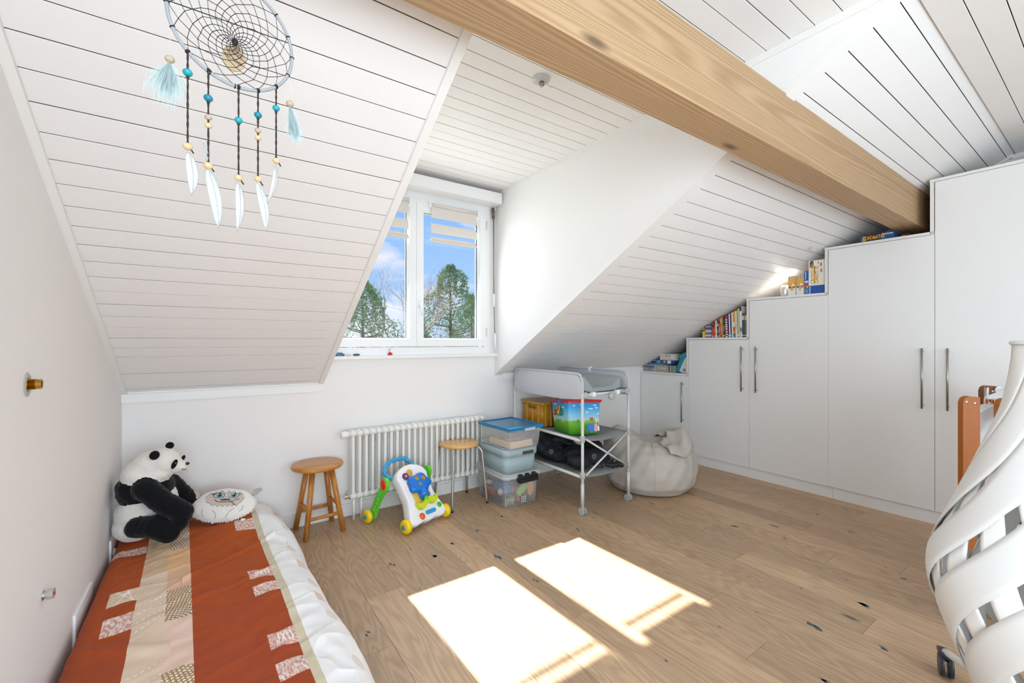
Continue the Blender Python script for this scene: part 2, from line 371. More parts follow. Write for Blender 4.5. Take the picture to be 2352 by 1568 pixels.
# floor boards
fl = struct(MB().box(XL-.1, XR+.1, YR-.1, YB+.1, -.06, -.016).build('floor', BACK))
PW = .1773; plank_cache = {}
joints = {0: [1.668], 1: [2.039], 2: [1.869], 3: [1.451], 4: [1.755, .35], 5: [1.383, -.3], 6: [1.622, .15], 7: [1.906, .833], 8: [2.75, 1.122], 9: [1.416], 10: [2.52, .632],
          11: [1.25], 12: [1.563, -.2], 13: [2.6, .949], 14: [2.2, .685], 15: [1.192], 16: [1.43], 17: [2.3, .4], 18: [1.077], 19: [1.9, .1]}
for k in range(-5, 23):
    x0 = .411+PW*k; x1 = x0+PW
    if x1 < XL or x0 > XR: continue
    js = joints.get(k, [random.uniform(1., 2.2)])
    js = sorted(set(js+([js[-1]-1.75] if js[-1]-1.75 > YR else [])+([js[0]+1.7] if js[0]+1.7 < YB-.1 else [])))
    ys = [YR]+js+[YB]
    for a, b in zip(ys, ys[1:]):
        L = round(b-a, 3)
        if L not in plank_cache:
            plank_cache[L] = MB().box(-PW/2+.0006, PW/2-.0006, .0006, L-.0006, -.015, 0).mesh('floor_plank', OAK, bevel=.0008, bseg=1)
        place(plank_cache[L], 'floor_plank', fl, ((x0+x1)/2, a, 0))
# dark knots filled with resin
KN = mat('dark_knot_filler', '#46505a', .5); kb = MB()
knots = [(1.30, 2.03, .05), (.83, 1.98, .02), (.87, 1.99, .014), (.80, 2.26, .04), (.94, 2.38, .022), (1.17, 2.30, .035), (1.38, 2.38, .03), (1.63, 2.47, .03), (1.72, 2.42, .025), (1.92, 2.03, .035), (2.2, 2.13, .03), (.53, 1.80, .032),
         (1.02, 2.22, .05), (3.0, 1.34, .045), (2.78, 1.48, .05), (2.70, 1.53, .02), (2.86, 1.2, .03), (2.62, .82, .02), (2.44, .70, .06), (3.45, 1.25, .03), (3.3, 1.0, .03), (1.98, .95, .02), (1.75, .99, .022), (2.15, .55, .03), (1.78, .62, .035), (2.08, .75, .055), (2.35, .92, .025), (2.87, .66, .028), (2.94, .75, .02), (3.25, .5, .04), (3.38, 2.0, .03), (3.55, 1.7, .035), (3.1, 1.75, .03), (1.4, 1.0, .02), (1.33, 1.72, .03)]
for i, (x, y, r) in enumerate(knots):
    for q in range(2 if r > .025 else 1):
        a0 = random.uniform(-.5, .5); n = 9; c = Vector((x+q*random.uniform(-.012, .012), y+q*random.uniform(-.03, .03), .0004))
        kb.use(KN)._f([kb.bm.verts.new(c+Matrix.Rotation(a0, 3, 'Z') @ Vector((math.cos(2*PI*j/n)*r*.19*random.uniform(.6, 1.2), math.sin(2*PI*j/n)*r*.42*random.uniform(.6, 1.3), 0))) for j in range(n)])
kk = kb.build('knot_filling', KN, fl); kk['kind'] = 'stuff'

# walls
def quadwall(name, pts, d): return struct(MB().prism(pts, d).build(name, WALL))
wb = MB(); TH = .16
wb.box(XL-.2, XR+.2, YB, YB+TH, -.1, 1.078)
wb.box(XL-.2, DX0+.004, YB, YB+TH, 1.078, 2.6).box(1.914, XR+.2, YB, YB+TH, 1.078, 2.6).box(DX0, 1.914, YB, YB+TH, 2.312, 2.6)
struct(wb.build('wall_back', WALL))
lw = MB().box(XL-.2, XL, YR-.2, YB+.2, -.1, 2.7); struct(lw.build('wall_left', WALL))
struct(MB().box(XR, XR+.2, YR-.2, YB+.2, -.1, 2.7).build('wall_right', WALL))
struct(MB().box(XL-.2, XR+.2, YR-.2, YR, -.1, 2.7).build('wall_rear', WALL))
# dormer cheeks
def cheek(name, xa, xb):
    p = [(xa, YB+.02, Z0-.012), (xa, YC, ZF+.01), (xa, YB+.02, ZF+.01)]
    return struct(MB().prism(p, (xb-xa, 0, 0)).build(name, WALL))
cheek('wall_dormer_right', DX1, DX1+.07); cheek('wall_dormer_left', DX0-.07, DX0)

# roof shell behind the boards
rs = MB()
for xa, xb in ((XL-.1, DX0-.001), (DX1+.001, XR+.1)):
    rs.prism([SL(xa, -.3, .013), SL(xa, TC+.03, .013), SL(xa, TC+.03, .12), SL(xa, -.3, .12)], (xb-xa, 0, 0))
slope = struct(rs.build('ceiling_slope', BACK))
flat = struct(MB().box(XL-.1, XR+.1, YR-.1, YC+.05, ZF+.013, ZF+.12).box(DX0-.05, DX1+.05, YC, YB+.2, ZF+.013, ZF+.12).build('ceiling', BACK))
GROOVE = mat('shaded_groove', '#938c81', .9)  # plank side faces coloured darker so the grooves read as shaded
def plankmesh(L, w):
    g = .0015; c = .0013; hw = w/2-g
    b = MB(); sec = [(-hw, .012), (-hw, c*.6), (-hw+c, 0), (hw-c*.4, 0), (hw, c*.4), (hw, .012)]
    b.use(PLANKW).prism([(0, y, z) for y, z in sec], (L, 0, 0)); b.use(GROOVE)
    for f in b.bm.faces:
        ys = [v.co.y for v in f.verts]; zs = [v.co.z for v in f.verts]
        if len(f.verts) == 4 and max(ys)-min(ys) < 1e-6 and max(zs) > .01: f.material_index = b.mi
    return b.mesh('ceiling_plank')
PP = .0905
secs = [(XL, DX0-.001), (2.03, XR)]
for xa, xb in secs:
    me = plankmesh(xb-xa, PP)
    for k in range(-1, 34):
        T = .036+PP*(k+.5); jit = random.uniform(-.0006, .0006)
        place(me, 'ceiling_plank', slope, SL(xa, T, jit), rot=(-TA, 0, 0))
PF = .0908; mef = plankmesh(XR-XL, PF); med = plankmesh(DX1-DX0, PF)
for j in range(-42, 17):
    yc = 1.534+PF*(j+.5)
    if yc < YR or yc > YB: continue
    jit = random.uniform(-.0005, .0005)
    if j < -12: place(mef, 'ceiling_plank', flat, (XL, yc, ZF+jit))
    else: place(med, 'ceiling_plank', flat, (DX0, yc, ZF+jit))

# trims
def slope_trim(name, xa, xb, n0, n1, t0=-.0, t1=TC, bev=.003):
    return struct(MB().prism([SL(xa, t0, n0), SL(xa, t1, n0), SL(xa, t1, n1), SL(xa, t0, n1)], (xb-xa, 0, 0)).build(name, TRIMW, bevel=bev))
slope_trim('trim_1', .583, .612, -.010, .02, -.03)
slope_trim('trim_2', 1.970, 2.043, -.010, .02, -.03)
slope_trim('trim_3', XL, XL+.022, -.016, .0, 0)
slope_trim('trim_4', XR-.025, XR, -.016, .0, 0)
struct(MB().box(XL, .583, YB-.018, YB, .868, .915).build('trim_5', TRIMW, bevel=.004))
struct(MB().box(2.0, XR, YB-.018, YB, .868, .915).build('trim_6', TRIMW, bevel=.004))
struct(MB().box(DX1-.012, DX1, YC, 2.96, ZF-.03, ZF).build('trim_7', TRIMW, bevel=.003))
struct(MB().box(XR-.02, XR, YR, YC, ZF-.03, ZF).build('trim_8', TRIMW, bevel=.003))
struct(MB().box(XL, 3.9, YB-.014, YB, 0, .082).box(XL, 3.9, YB-.018, YB, .0, .008).build('baseboard_back', TRIMW, bevel=.002))
struct(MB().box(XL, XL+.014, YR, YB-.014, 0, .082).build('baseboard_left', TRIMW, bevel=.002))

# purlin
bm_ = MB().prism([(XL, .825, 1.986), (XL, .825, 2.236), (XL, .959, 2.158), (XL, .959, 1.986)], (XR-XL, 0, 0))
struct(bm_.build('beam', BEAM, bevel=.004))

# ================================================================== WINDOW
GL = glassmat('window_glass', (.99, .995, 1), .012)
win = sempty('window_1'); win['_w'] = [0, 0, 0]
def frame_rect(b, x0, x1, z0, z1, w, y0, y1):
    b.box(x0, x0+w, y0, y1, z0, z1).box(x1-w, x1, y0, y1, z0, z1).box(x0+w, x1-w, y0, y1, z0, z0+w).box(x0+w, x1-w, y0, y1, z1-w, z1)
b = MB(); frame_rect(b, .602, 1.914, 1.100, 2.312, .056, 3.085, 3.155); b.build('window_frame', UPVC, win, bevel=.003)
for i, (x0, x1) in enumerate(((.651, 1.258), (1.260, 1.867))):
    b = MB(); frame_rect(b, x0, x1, 1.162, 2.252, .052, 3.068, 3.145); frame_rect(b, x0+.05, x1-.05, 1.212, 2.202, .014, 3.088, 3.14)
    s_ = b.build('window_sash', UPVC, win, bevel=.003)
    MB().box(x0+.062, x1-.062, 3.110, 3.114, 1.224, 2.190).build('pane', GL, s_)
    g = MB(); frame_rect(g, x0+.062, x1-.062, 1.224, 2.190, .004, 3.106, 3.118); g.build('gasket', mat('dark_gasket', '#3b4046', .6), s_)
b = MB().use(UPVC).rbox(1.272, 1.296, 3.052, 3.068, 1.455, 1.525, .004); b.cyl((1.284, 3.055, 1.505), (1.284, 3.03, 1.505), .008); b.rbox(1.276, 1.292, 3.022, 3.034, 1.39, 1.512, .004)
b.build('window_handle', UPVC, win, bevel=.001)
for z in (2.13, 1.24):
    MB().box(1.868, 1.878, 3.058, 3.072, z, z+.07).build('hinge', mat('hinge_cover', '#d8d5cf', .5), win, bevel=.002)
struct(MB().box(DX0, 1.974, 3.052, 3.12, 1.078, 1.100).build('trim_9', TRIMW, bevel=.003))       # inner sill
sh = tag(MB().box(.606, 1.950, 2.950, 3.084, 2.328, 2.412).build('shutter_box', UPVC, bevel=.004), 'long white boxed shutter casing above the window', 'casing')
struct(MB().box(DX0, DX1, 3.084, 3.1, 2.312, ZF).build('trim_10', TRIMW))

# zebra blinds
BLF = mat('blind_fabric', '#ded9d2', .85, alpha=.93); BLR = mat('blind_rail', '#dccfc4', .5)
def blind(x0, x1, lab):
    t = thing('roller_blind', lab, 'blind', (x0, 3.05, 2.24), group=None)
    MB().cyl((x0, 3.046, 2.243), (x1, 3.046, 2.243), .013, n=14).build('roller', BLF, t)
    for z0, z1, y in ((2.146, 2.236, 3.052), (2.06, 2.106, 3.062), (2.028, 2.088, 3.050)):
        MB().box(x0, x1, y, y+.0012, z0, z1).build('fabric_band', BLF, t)
    MB().rbox(x0-.006, x1, 3.046, 3.060, 1.962, 1.978, .003).box(x0-.006, x1, 3.062, 3.063, 1.962, 2.0).build('bottom_rail', BLR, t)
    for x in (x0-.018, x1+.002):
        MB().box(x, x+.016, 3.04, 3.068, 2.222, 2.262).build('bracket', UPVC, t, bevel=.002)
    for x in (x0+.004, x1-.004): MB().cyl((x, 3.058, 1.98), (x, 3.058, 2.24), .0006, n=5).build('guide_cord', UPVC, t)
blind(.775, 1.190, 'small pleated band blind rolled up on the left window sash')
blind(1.372, 1.770, 'small pleated band blind rolled up on the right window sash')

# shutter crank rod in the reveal
t = thing('shutter_crank', 'grey shutter crank rod hanging beside the window', 'crank', (1.942, 3.06, 1.12))
GREYM = mat('grey_rod', '#8f8f8b', .4, .6)
MB().tube([(1.938, 3.06, 2.25), (1.940, 3.058, 1.50)], .0055).build('rod', GREYM, t)
MB().cyl((1.935, 3.066, 2.318), (1.937, 3.062, 2.24), .013).ball((1.937, 3.062, 2.235), .011).build('joint', mat('dark_grey_metal', '#6f6c66', .45, .7), t)
MB().cyl((1.940, 3.058, 1.60), (1.941, 3.057, 1.49), .008).build('upper_grip', UPVC, t)
MB().tube([(1.941, 3.057, 1.50), (1.944, 3.05, 1.27)], .004).build('lower_rod', GREYM, t)
MB().cyl((1.944, 3.05, 1.27), (1.948, 3.045, 1.135), .008).build('lower_grip', UPVC, t)

# things on the sill
def pebble(name, c, r, m, lab, cat='stone'):
    o = blob(name, [((0, 0, 0), r, None, 'a'), ((r[0]*.35, 0, 0), (r[0]*.6, r[1]*.8, r[2]*.85), None, 'a')], {'a': m}, voxel=.0022, smooth=3); o.location = c; return tag(o, lab, cat)
pebble('pebble', (.770, 3.08, 1.1085), (.017, .01, .0085), mat('pink_stone', '#e9cfc8', .3), 'pale pink polished stone on the window sill')
pebble('pebble', (.822, 3.078, 1.1080), (.025, .012, .008), mat('green_stone', '#3d5a52', .15), 'dark green oval stone on the window sill')
t = thing('toy_car', 'small blue toy car at the end of the window sill', 'toy car', (.706, 3.078, 1.10))
TB = mat('toy_car_blue', '#4d7f9f', .3); DK = mat('dark_toy', '#2c3a48', .4)
MB().rbox(.672, .742, 3.066, 3.09, 1.104, 1.117, .006, zr=.003).rbox(.682, .73, 3.068, 3.088, 1.116, 1.125, .006, zr=.003).build('body', TB, t)
MB().box(.674, .742, 3.064, 3.092, 1.109, 1.112).build('bumper', DK, t)
for x in (.684, .73):
    for y in (3.064, 3.088): MB().cyl((x, y, 1.106), (x, y+.005, 1.106), .006, n=12).build('wheel', DK, t)
t = thing('figurine', 'tiny red and white figurine standing on the window sill', 'figurine', (1.06, 3.08, 1.10))
RD = mat('toy_red', '#c8322a', .35); WH = mat('toy_white', '#ece9e4', .4)
MB().lathe([(.017, 0), (.016, .006), (.009, .014), (.006, .022)], (1.06, 3.08, 1.10)).build('body', RD, t)
MB().ball((1.06, 3.077, 1.131), .009).build('head', WH, t)
MB().lathe([(.009, 0), (.006, .006), (.001, .011)], (1.06, 3.082, 1.134), n=12).build('hood', RD, t)
MB().tube([(1.043, 3.076, 1.112), (1.06, 3.066, 1.117), (1.077, 3.076, 1.112)], .003, n=6).build('arm', RD, t)

# ================================================================== RADIATOR
RADW = mat('radiator_enamel', '#e8e7e2', .35)
t = thing('radiator', 'white column radiator on the wall below the window', 'radiator', (1.28, 3.02, .10))
b = MB()
for y in (2.995, 3.050): b.cyl((0, y, .17), (0, y, .565), .0118, n=12, caps=False)
for z in (.578, .158):
    b.ball((0, 3.022, z), (.0205, .043, .0235), nu=14, nv=9); b.cyl((-.0225, 2.995, z), (.0225, 2.995, z), .019, n=14); b.cyl((-.0225, 3.05, z), (.0225, 3.05, z), .019, n=14)
me = b.mesh('radiator_section', RADW); 
for i in range(24):
    place(me, 'radiator_section', t, (.778+.0438*i-1.28, -3.02, -.10))
MB().lathe([(.0, 0), (.020, 0), (.024, .006), (.024, .036), (.020, .046), (.013, .052), (.013, .07)], (.700, 2.995, .577), (1, 0, 0), 20).build('thermostat_knob', mat('knob_white', '#e9e9e6', .35), t)
MB().lathe([(.006, 0), (.013, .0), (.013, .012), (.009, .014), (.009, .024), (.015, .026), (.015, .038)], (.722, 2.995, .158), (1, 0, 0), 6, smooth=False).build('return_valve', CHROME, t)
for x in (.782, .832):
    MB().cyl((x, 2.995, .0), (x, 2.995, .15), .0085, n=12).build('pipe', RADW, t)
for x in (.93, 1.62):
    MB().box(x-.006, x+.006, 3.055, 3.096, .50, .53).cyl((x, 3.0, .515), (x, 3.06, .515), .004, n=8).build('bracket', CHROME, t)

# ================================================================== CABINETS
CX = 3.880; TH_ = .019
bounds = [3.108, 2.5125, 1.9235, 1.329, .7365, .148, -.44]; tops = [.876, 1.237, 1.577, 1.921, 2.263, 2.263]
panel_l = [3.094, 2.537, 1.947, 1.354, .760, .148]
handles = [(2.569, .391, .796), (1.978, .758, 1.155), (1.855, .757, 1.155), (.793, .757, 1.155), (.672, .758, 1.156), (-.36, .758, 1.156)]
cl = ['lowest white cupboard of the stepped row, next to the beanbag', 'second lowest white cupboard, with the row of books on top', 'middle white cupboard with puzzle boxes on top', 'fourth white cupboard step, right under the wooden beam', 'tall white wardrobe cupboard rising past the beam', 'tall white wardrobe cupboard at the edge of the photo behind the white pod']
for i in range(6):
    yl, yr = bounds[i], bounds[i+1]; zt = tops[i]; pl = panel_l[i]
    t = thing('cupboard', cl[i], 'cupboard', (4.12, (yl+yr)/2, 0.0), group=None)
    y0 = yr+.024 if i < 5 and i != 4 else yr
    b = MB().box(CX+.0205, 4.395, yr+.001 if i in (4, 5) else yr+.0245, pl-.019, .09, zt-.020)      # carcass core
    b.build('carcass', CABW, t)
    zs = tops[i-1]+.0005 if i else .088
    if i == 5: zs = zt-.02
    MB().prism([(CX+.0195, pl-.019, .088), (4.395, pl-.019, .088), (4.395, pl-.019, zt-.019), (CX+.001, pl-.019, zt-.019), (CX+.001, pl-.019, zs), (CX+.0195, pl-.019, zs)], (0, .019, 0)).build('side_panel', CABE, t)
    if i == 0: MB().box(CX+.002, CX+.02, bounds[0]-.001, YB-.001, .088, zt-.019).build('filler_strip', CABE, t)
    MB().box(CX+.000, 4.395, yr+.0248 if i not in (4, 5) else yr+.0002, pl+.0015 if i not in (0,) else YB-.002, zt-.0185, zt).build('top_panel', CABE, t, bevel=.0008)
    ydl = min(yl, pl-.0235) if i else 3.070
    if i == 0: ydl = 3.090
    d = MB().box(CX, CX+.0185, yr+.0015, (pl-.0245 if i else 3.074), .090, zt-.0215).build('door', CABW, t, bevel=.001)
    sub_w(d, t)
    y, z0, z1 = handles[i]
    b = MB().cyl((3.845, y, z0), (3.845, y, z1), .0062, n=14)
    for z in (z0+.022, z1-.022): b.cyl((3.845, y, z), (CX, y, z), .0042, n=10)
    b.build('handle', STEEL, d)
t = thing('plinth', 'low white plinth running along the floor under the cupboards', 'plinth', (3.9, 1.3, 0))
MB().box(3.895, 3.912, 1.305, 3.092, 0, .086).build('plinth_board', CABW, t); MB().box(3.895, 3.912, -.44, 1.303, 0, .086).build('plinth_board', CABW, t)

# ---- things on the cupboards
def pmat(h, r=.5): return mat('print_'+h, '#'+h, r)
def gamebox(name, lab, x, y0, y1, z0, z1, depth, col, cat='box', bands=(), txt=(), group=None, spine=None):
    """cardboard box whose visible face looks to -x; bands (ya,yb,za,zb,colour) in fractions from its left (high y) and bottom"""
    t = thing(name, lab, cat, (x+depth/2, (y0+y1)/2, z0), group=group)
    MB().box(x, x+depth, y0, y1, z0, z1).build('carton', pmat(col), t, bevel=.0008)
    Wd, Hd = y1-y0, z1-z0
    for i_, (a, b_, c, d, cc) in enumerate(bands):
        MB().box(x-.0004-.00012*i_, x+.0001, y1-b_*Wd, y1-a*Wd, z0+c*Hd, z0+d*Hd).build('printed_panel', pmat(cc), t)
    for body, fy, fz, size, cc, sx, up in txt:
        M = FACE_MX((x-.0032, y1-fy*Wd, z0+fz*Hd))
        if up: M = M @ Matrix.Rotation(PI/2*up, 4, 'Z')
        text(body, size, pmat(cc), t, M, ext=.0002, sx=sx, bold=size*.022)
    return t
z = tops[0]
gamebox('game_box', 'long grey toy train box with a blue picture on the lowest cupboard', 3.905, 2.70, 3.072, z, z+.073, .25, 'a79d91', 'box',
    [(.0, .02, 0, 1, '8b7a62'), (.03, .28, .02, .98, '8ea4b4'), (.29, .30, 0, 1, 'd9d4cc'), (.60, .645, 0, 1, '3f4646'), (.66, .675, 0, 1, 'd8d4cd'), (.68, 1., 0, 1, '6f716f')] if False else
    [(.0, .03, 0, 1, '97806a'), (.05, .375, .02, .98, '8ea4b4'), (.38, .395, 0, 1, 'ded9d2'), (.845, .885, 0, 1, '414848'), (.89, .905, 0, 1, 'dcd8d2'), (.906, 1., 0, 1, '7f827f')],
    [("WOOD'N", .21, .68, .030, '22303a', .95, 0), ('PLAY', .22, .32, .028, 'c5543f', .95, 0), ('CITY TRAIN', .62, .55, .022, 'eeebe6', 1.0, 0)])
gamebox('game_box', 'flat light blue book-thin box between grey train box and dark blue box', 3.915, 2.79, 3.010, z+.0735, z+.0905, .2, '3f86ad', 'box', [(.05, .09, .3, .7, 'cfe3ee'), (.9, 1, 0, 1, '2b6f97')])
gamebox('game_box', 'dark blue puzzle box with a colourful picture strip, under the white box', 3.920, 2.70, 2.970, z+.091, z+.127, .2, '173f7c', 'box',
    [(.19, .37, .05, .95, '5b9cc8'), (.38, .62, .05, .95, '4c5a3a'), (.5, .55, .2, .8, 'c98b3c'), (.58, .68, .05, .95, '8c3a24'), (.55, .6, .3, .9, 'd9c9a8'), (.69, .85, .05, .95, 'd8dbe0')],
    [('Ravensburger', .10, .8, .010, 'f2f2f2', .6, 0)])
gamebox('game_box', 'white cardboard box on top of the pile on the lowest cupboard', 3.925, 2.70, 2.879, z+.1275, z+.193, .2, 'd6d0c7', 'box',
    [(.1, .9, .02, .16, 'a9bfd3'), (.25, .8, .16, .28, 'b8c9d8'), (.4, .48, .55, .85, 'b9673f'), (.6, .66, .5, .8, '8d5a46'), (.16, .19, .55, .68, '5b3d35')])
# nappy pack: soft turquoise pack leaning
TQ = mat('turquoise_film', '#1c8fa0', .3, bump=.4, bscale=40); WHP = mat('white_film', '#dfe0e2', .35, bump=.4, bscale=50)
t = thing('diaper_pack', 'turquoise plastic pack with a white panel leaning against the cupboard side', 'pack', (3.97, 2.62, z))
Rt = Matrix.Rotation(math.radians(-24), 3, 'X')
blob('bag', [((3.98, 2.62+dy*.7-(.03 if False else 0), z+.105+dz), (.05, .045, .035), None, 'a') for dy, dz in ((.075, -.072), (.05, -.035), (.025, .0), (.0, .035), (-.01, .075), (.02, .06), (.0, -.07), (-.03, -.03), (-.05, .01), (-.05, .055))], {'a': TQ}, t, voxel=.006, smooth=8, disp=.005, dscale=30)
b = MB(); c0 = Vector((3.935, 2.655, z+.018)); up = Vector((0, -.075, .150)); wd = Vector((0, -.055, -.022))
b.grid(lambda u, v: c0+up*v+wd*u+Vector((-.006*math.sin(PI*v)-.004*math.sin(PI*u)+.002*math.sin(v*25), 0, 0)), 6, 14); 
o = b.build('white_panel', WHP, t); sm = o.modifiers.new('t', 'SOLIDIFY'); sm.thickness = .002
MB().tube(curve([(3.935, 2.60, z+.175), (3.93, 2.585, z+.196), (3.935, 2.565, z+.205), (3.95, 2.553, z+.21)], 5), .002, n=6).build('carry_strap', WHP, t)
t = thing('paper_packet', 'small crumpled white packet beside the turquoise pack', 'packet', (3.93, 2.575, z))
blob('packet_body', [((3.925, 2.578, z+.04), (.022, .026, .042), None, 'a'), ((3.925, 2.568, z+.075), (.018, .018, .03), None, 'a'), ((3.925, 2.585, z+.02), (.024, .024, .022), None, 'a')], {'a': WHP}, t, voxel=.005, smooth=3, disp=.006, dscale=40)
MB().box(3.90, 3.905, 2.565, 2.585, z+.02, z+.05).build('dark_print', pmat('8a7a66'), t)

# books
z = tops[1]
books = [  # y_left, y_right, height, colour, label
 (2.383, 2.356, .085, 'e0c51c', 'thin bright yellow book, first in the row on the cupboard'),
 (2.354, 2.291, .125, '4c5390', 'thick violet blue box-like book with a small picture'),
 (2.287, 2.268, .137, 'b5591f', 'brown orange book next to the thick violet one'),
 (2.267, 2.252, .161, 'd9402c', 'red paperback leaning beside the brown orange book'),
 (2.251, 2.238, .160, 'e3ddd6', 'white thin book next to the red paperback'),
 (2.236, 2.222, .149, '22365c', 'navy blue book with white lettering'),
 (2.220, 2.205, .178, 'c9605a', 'salmon pink book leaning in the row'),
 (2.203, 2.189, .190, 'e57f2d', 'bright orange book right of the salmon pink one'),
 (2.187, 2.177, .198, '9aa562', 'olive green thin book'),
 (2.175, 2.157, .199, '213c38', 'dark green book left of the striped one'),
 (2.155, 2.136, .201, 'c9323a', 'red and white striped book'),
 (2.134, 2.122, .206, '2c3458', 'dark blue thin book right of the striped one'),
 (2.120, 2.110, .215, 'e8e4de', 'white thin book between two dark blue ones'),
 (2.108, 2.099, .210, '3a3f66', 'slate blue very thin book'),
 (2.097, 2.086, .228, 'ece8e0', 'white book left of the yellow orange one'),
 (2.084, 2.067, .235, 'e59a2e', 'yellow orange book with a blue foot'),
 (2.065, 2.049, .241, 'cfe0dc', 'pale aqua book with small lettering'),
 (2.047, 2.036, .249, 'e7a91f', 'golden yellow tall book'),
 (2.034, 2.022, .262, 'b9c3ae', 'grey green tall book'),
 (2.020, 2.002, .282, 'e6e3dd', 'tallest white book with dark top edge'),
 (2.000, 1.984, .216, '3f5a63', 'grey blue book near the cupboard side'),
 (1.982, 1.958, .214, '7d6f5d', 'worn brown book pressed against the cupboard side')]
titles = {3: 'LE ROI', 5: 'BEN ET', 7: 'CONTES', 9: 'HISTOIRES', 16: 'LA FORET', 6: 'MARTIN'}
for i, (ya, yb, h, c, lab) in enumerate(books):
    w = ya-yb-.0008; x = 3.905+random.uniform(0, .008); dp = .17+random.uniform(-.03, .02); ym = (ya+yb)/2
    t = thing('book', lab, 'book', (x+dp/2, ym, z), group='books in a row on the second cupboard', world=False)
    lean = .035 if 2 < i < 20 else 0.
    cm = pmat(c)
    M = Matrix.Translation((0, 0, 0)); shear = Matrix(((1, 0, 0, 0), (0, 1, lean, -lean*h*.5), (0, 0, 1, 0), (0, 0, 0, 1)))
    b = MB().box(-dp/2, dp/2, -w/2, -w/2+.0018, 0, h, shear).box(-dp/2, dp/2, w/2-.0018, w/2, 0, h, shear).box(-dp/2, -dp/2+.002, -w/2+.0018, w/2-.0018, 0, h, shear)
    b.build('cover', cm, t)
    MB().box(-dp/2+.003, dp/2-.004, -w/2+.002, w/2-.002, .003, h-.003, shear).build('pages', pmat('e6ddc8', .8), t)
    def band(z0, z1, cc): MB().box(-dp/2-.0004, -dp/2, -w/2+.0004, w/2-.0004, z0, z1, shear).build('spine_print', pmat(cc), t)
    if i == 10:
        for q in range(8): band(.004+q*.022, .014+q*.022, 'f0ece6') if q not in (3, 4) else band(.004+q*.022, .022+q*.022, 'dfc9c4')
    elif i == 1: band(.012, .028, 'cfd0dc'); band(.036, .038, 'e9e9ee'); band(.05, .075, 'd8b9a0'); band(.1, .11, 'd9a58e')
    elif i == 15: band(.003, .04, '1f6c9c'); band(.06, .09, 'c8552a'); band(.1, .14, 'efe8dc')
    elif i == 19: band(h-.045, h-.002, '3f3a3c'); band(.05, .09, '6b8a94')
    else:
        band(h*.06, h*.11, random.choice(['efe9df', 'd8d2c8', '33363c'])); 
        if w > .012: band(h*.72, h*.90, random.choice(['efe9df', 'e3c98c', 'd6dde2', '3a4048']))
    if i in titles: text(titles[i], .011, pmat('f1ede4') if i not in (16,) else pmat('3d6a86'), t, FACE_MX((-dp/2-.0009, lean*(h*.45-h*.5), h*.42)) @ Matrix.Rotation(PI/2, 4, 'Z'), ext=.0001)
# third cupboard
z = tops[2]
t = thing('lantern', 'small silver cup light standing left of the puzzle boxes', 'lamp', (3.935, 1.660, z))
SILV = mat('frosted_silver', '#d9d5cd', .28, .55)
MB().lathe([(.0, .002), (.022, 0), (.029, .015), (.033, .045), (.031, .07), (.026, .092), (.024, .092), (.028, .07), (.030, .045), (.026, .016), (.0, .006)], (3.935, 1.660, z), n=28, caps=False).build('cup', SILV, t)
MB().lathe([(.012, .008), (.012, .02), (.004, .026)], (3.935, 1.660, z), n=14).build('bulb', mat('warm_bulb', '#fff1d6', .5, emit=6.), t)
pl_ = light('lantern_light', 'POINT', (3.955, 1.647, z+.115), (0, 0, 1), .8, (1, .93, .82), shadow_soft_size=.012)
for a, b_, lab in ((1.565, 1.623, 'orange and white puzzle box beside the silver cup'), (1.506, 1.562, 'orange and white puzzle box beside the blue box')):
    t = gamebox('puzzle_box', lab, 3.905, a+.001, b_-.001, z, z+.158, .13, 'e2dcd8', 'box',
        [(0, 1, .40, 1, 'dca24a'), (.12, .85, .83, .97, 'ece7de'), (.12, .16, .83, .97, '4a4a4a'), (.22, .30, .83, .97, '4a4a4a'), (.40, .44, .83, .97, '4a4a4a'), (.5, .58, .83, .97, '4a4a4a'), (.66, .70, .83, .97, '4a4a4a'), (.76, .82, .83, .97, '4a4a4a'),
         (.05, .95, .60, .615, 'b9772e'), (.5, .8, .5, .6, 'f0e6d0'), (0, 1, .36, .46, 'b9b0b4'), (.1, .4, .38, .45, '3e3a44'), (.6, .9, .38, .45, '6d5a5e'), (0, 1, 0, .36, 'dcdcdf'), (.33, .67, .24, .40, 'dca24a')], [])
    MB().lathe([(.0001, 0), (.016, 0), (.016, .0006)], (3.9045, (a+b_)/2, z+.018), (-1, 0, 0), 20).build('oval_logo', pmat('3f5f93'), t)
t = gamebox('puzzle_box', 'narrow blue puzzle box standing between orange and white boxes', 3.905, 1.473, 1.5045, z, z+.187, .20, '1d5a9e', 'box',
    [(.1, .9, .5, .58, 'cfe0f0'), (.1, .9, .27, .47, 'b5522e'), (.2, .6, .38, .46, 'd8322e'), (.5, .95, .28, .36, 'd9a24e'), (0, 1, 0, .26, '2f7db8'), (.1, .35, .1, .18, 'd8744c'), (.5, .85, .08, .18, '7f8f95')],
    [('Ravensburger', .35, .80, .012, 'f4f4f4', .9, 1)])
t = gamebox('game_box', 'tall white board game box with yellow lettering and blue foot', 3.905, 1.364, 1.4725, z, z+.263, .20, 'e9e5dc', 'box',
    [(0, 1, 0, .25, '1c4f9c'), (.06, .3, .80, .95, 'b5653a'), (.1, .3, .90, .99, '4c4a46'), (.22, .33, .82, .92, '8b9a55')],
    [('CROQUE', .30, .56, .040, 'e3a514', .85, 1), ('CAROTTE', .52, .56, .040, 'e3a514', .75, 1), ('Ravensburger', .08, .12, .013, 'f4f4f4', .8, 1)])
for yy, zz, sz in ((.62, .92, .6), (.78, .86, 1.), (.80, .68, 1.)):
    MB().ball((3.9035, 1.4725-yy*.1085, z+zz*.263), (.001, .0065*sz, .015*sz)).build('carrot_print', pmat('c4762d'), t)
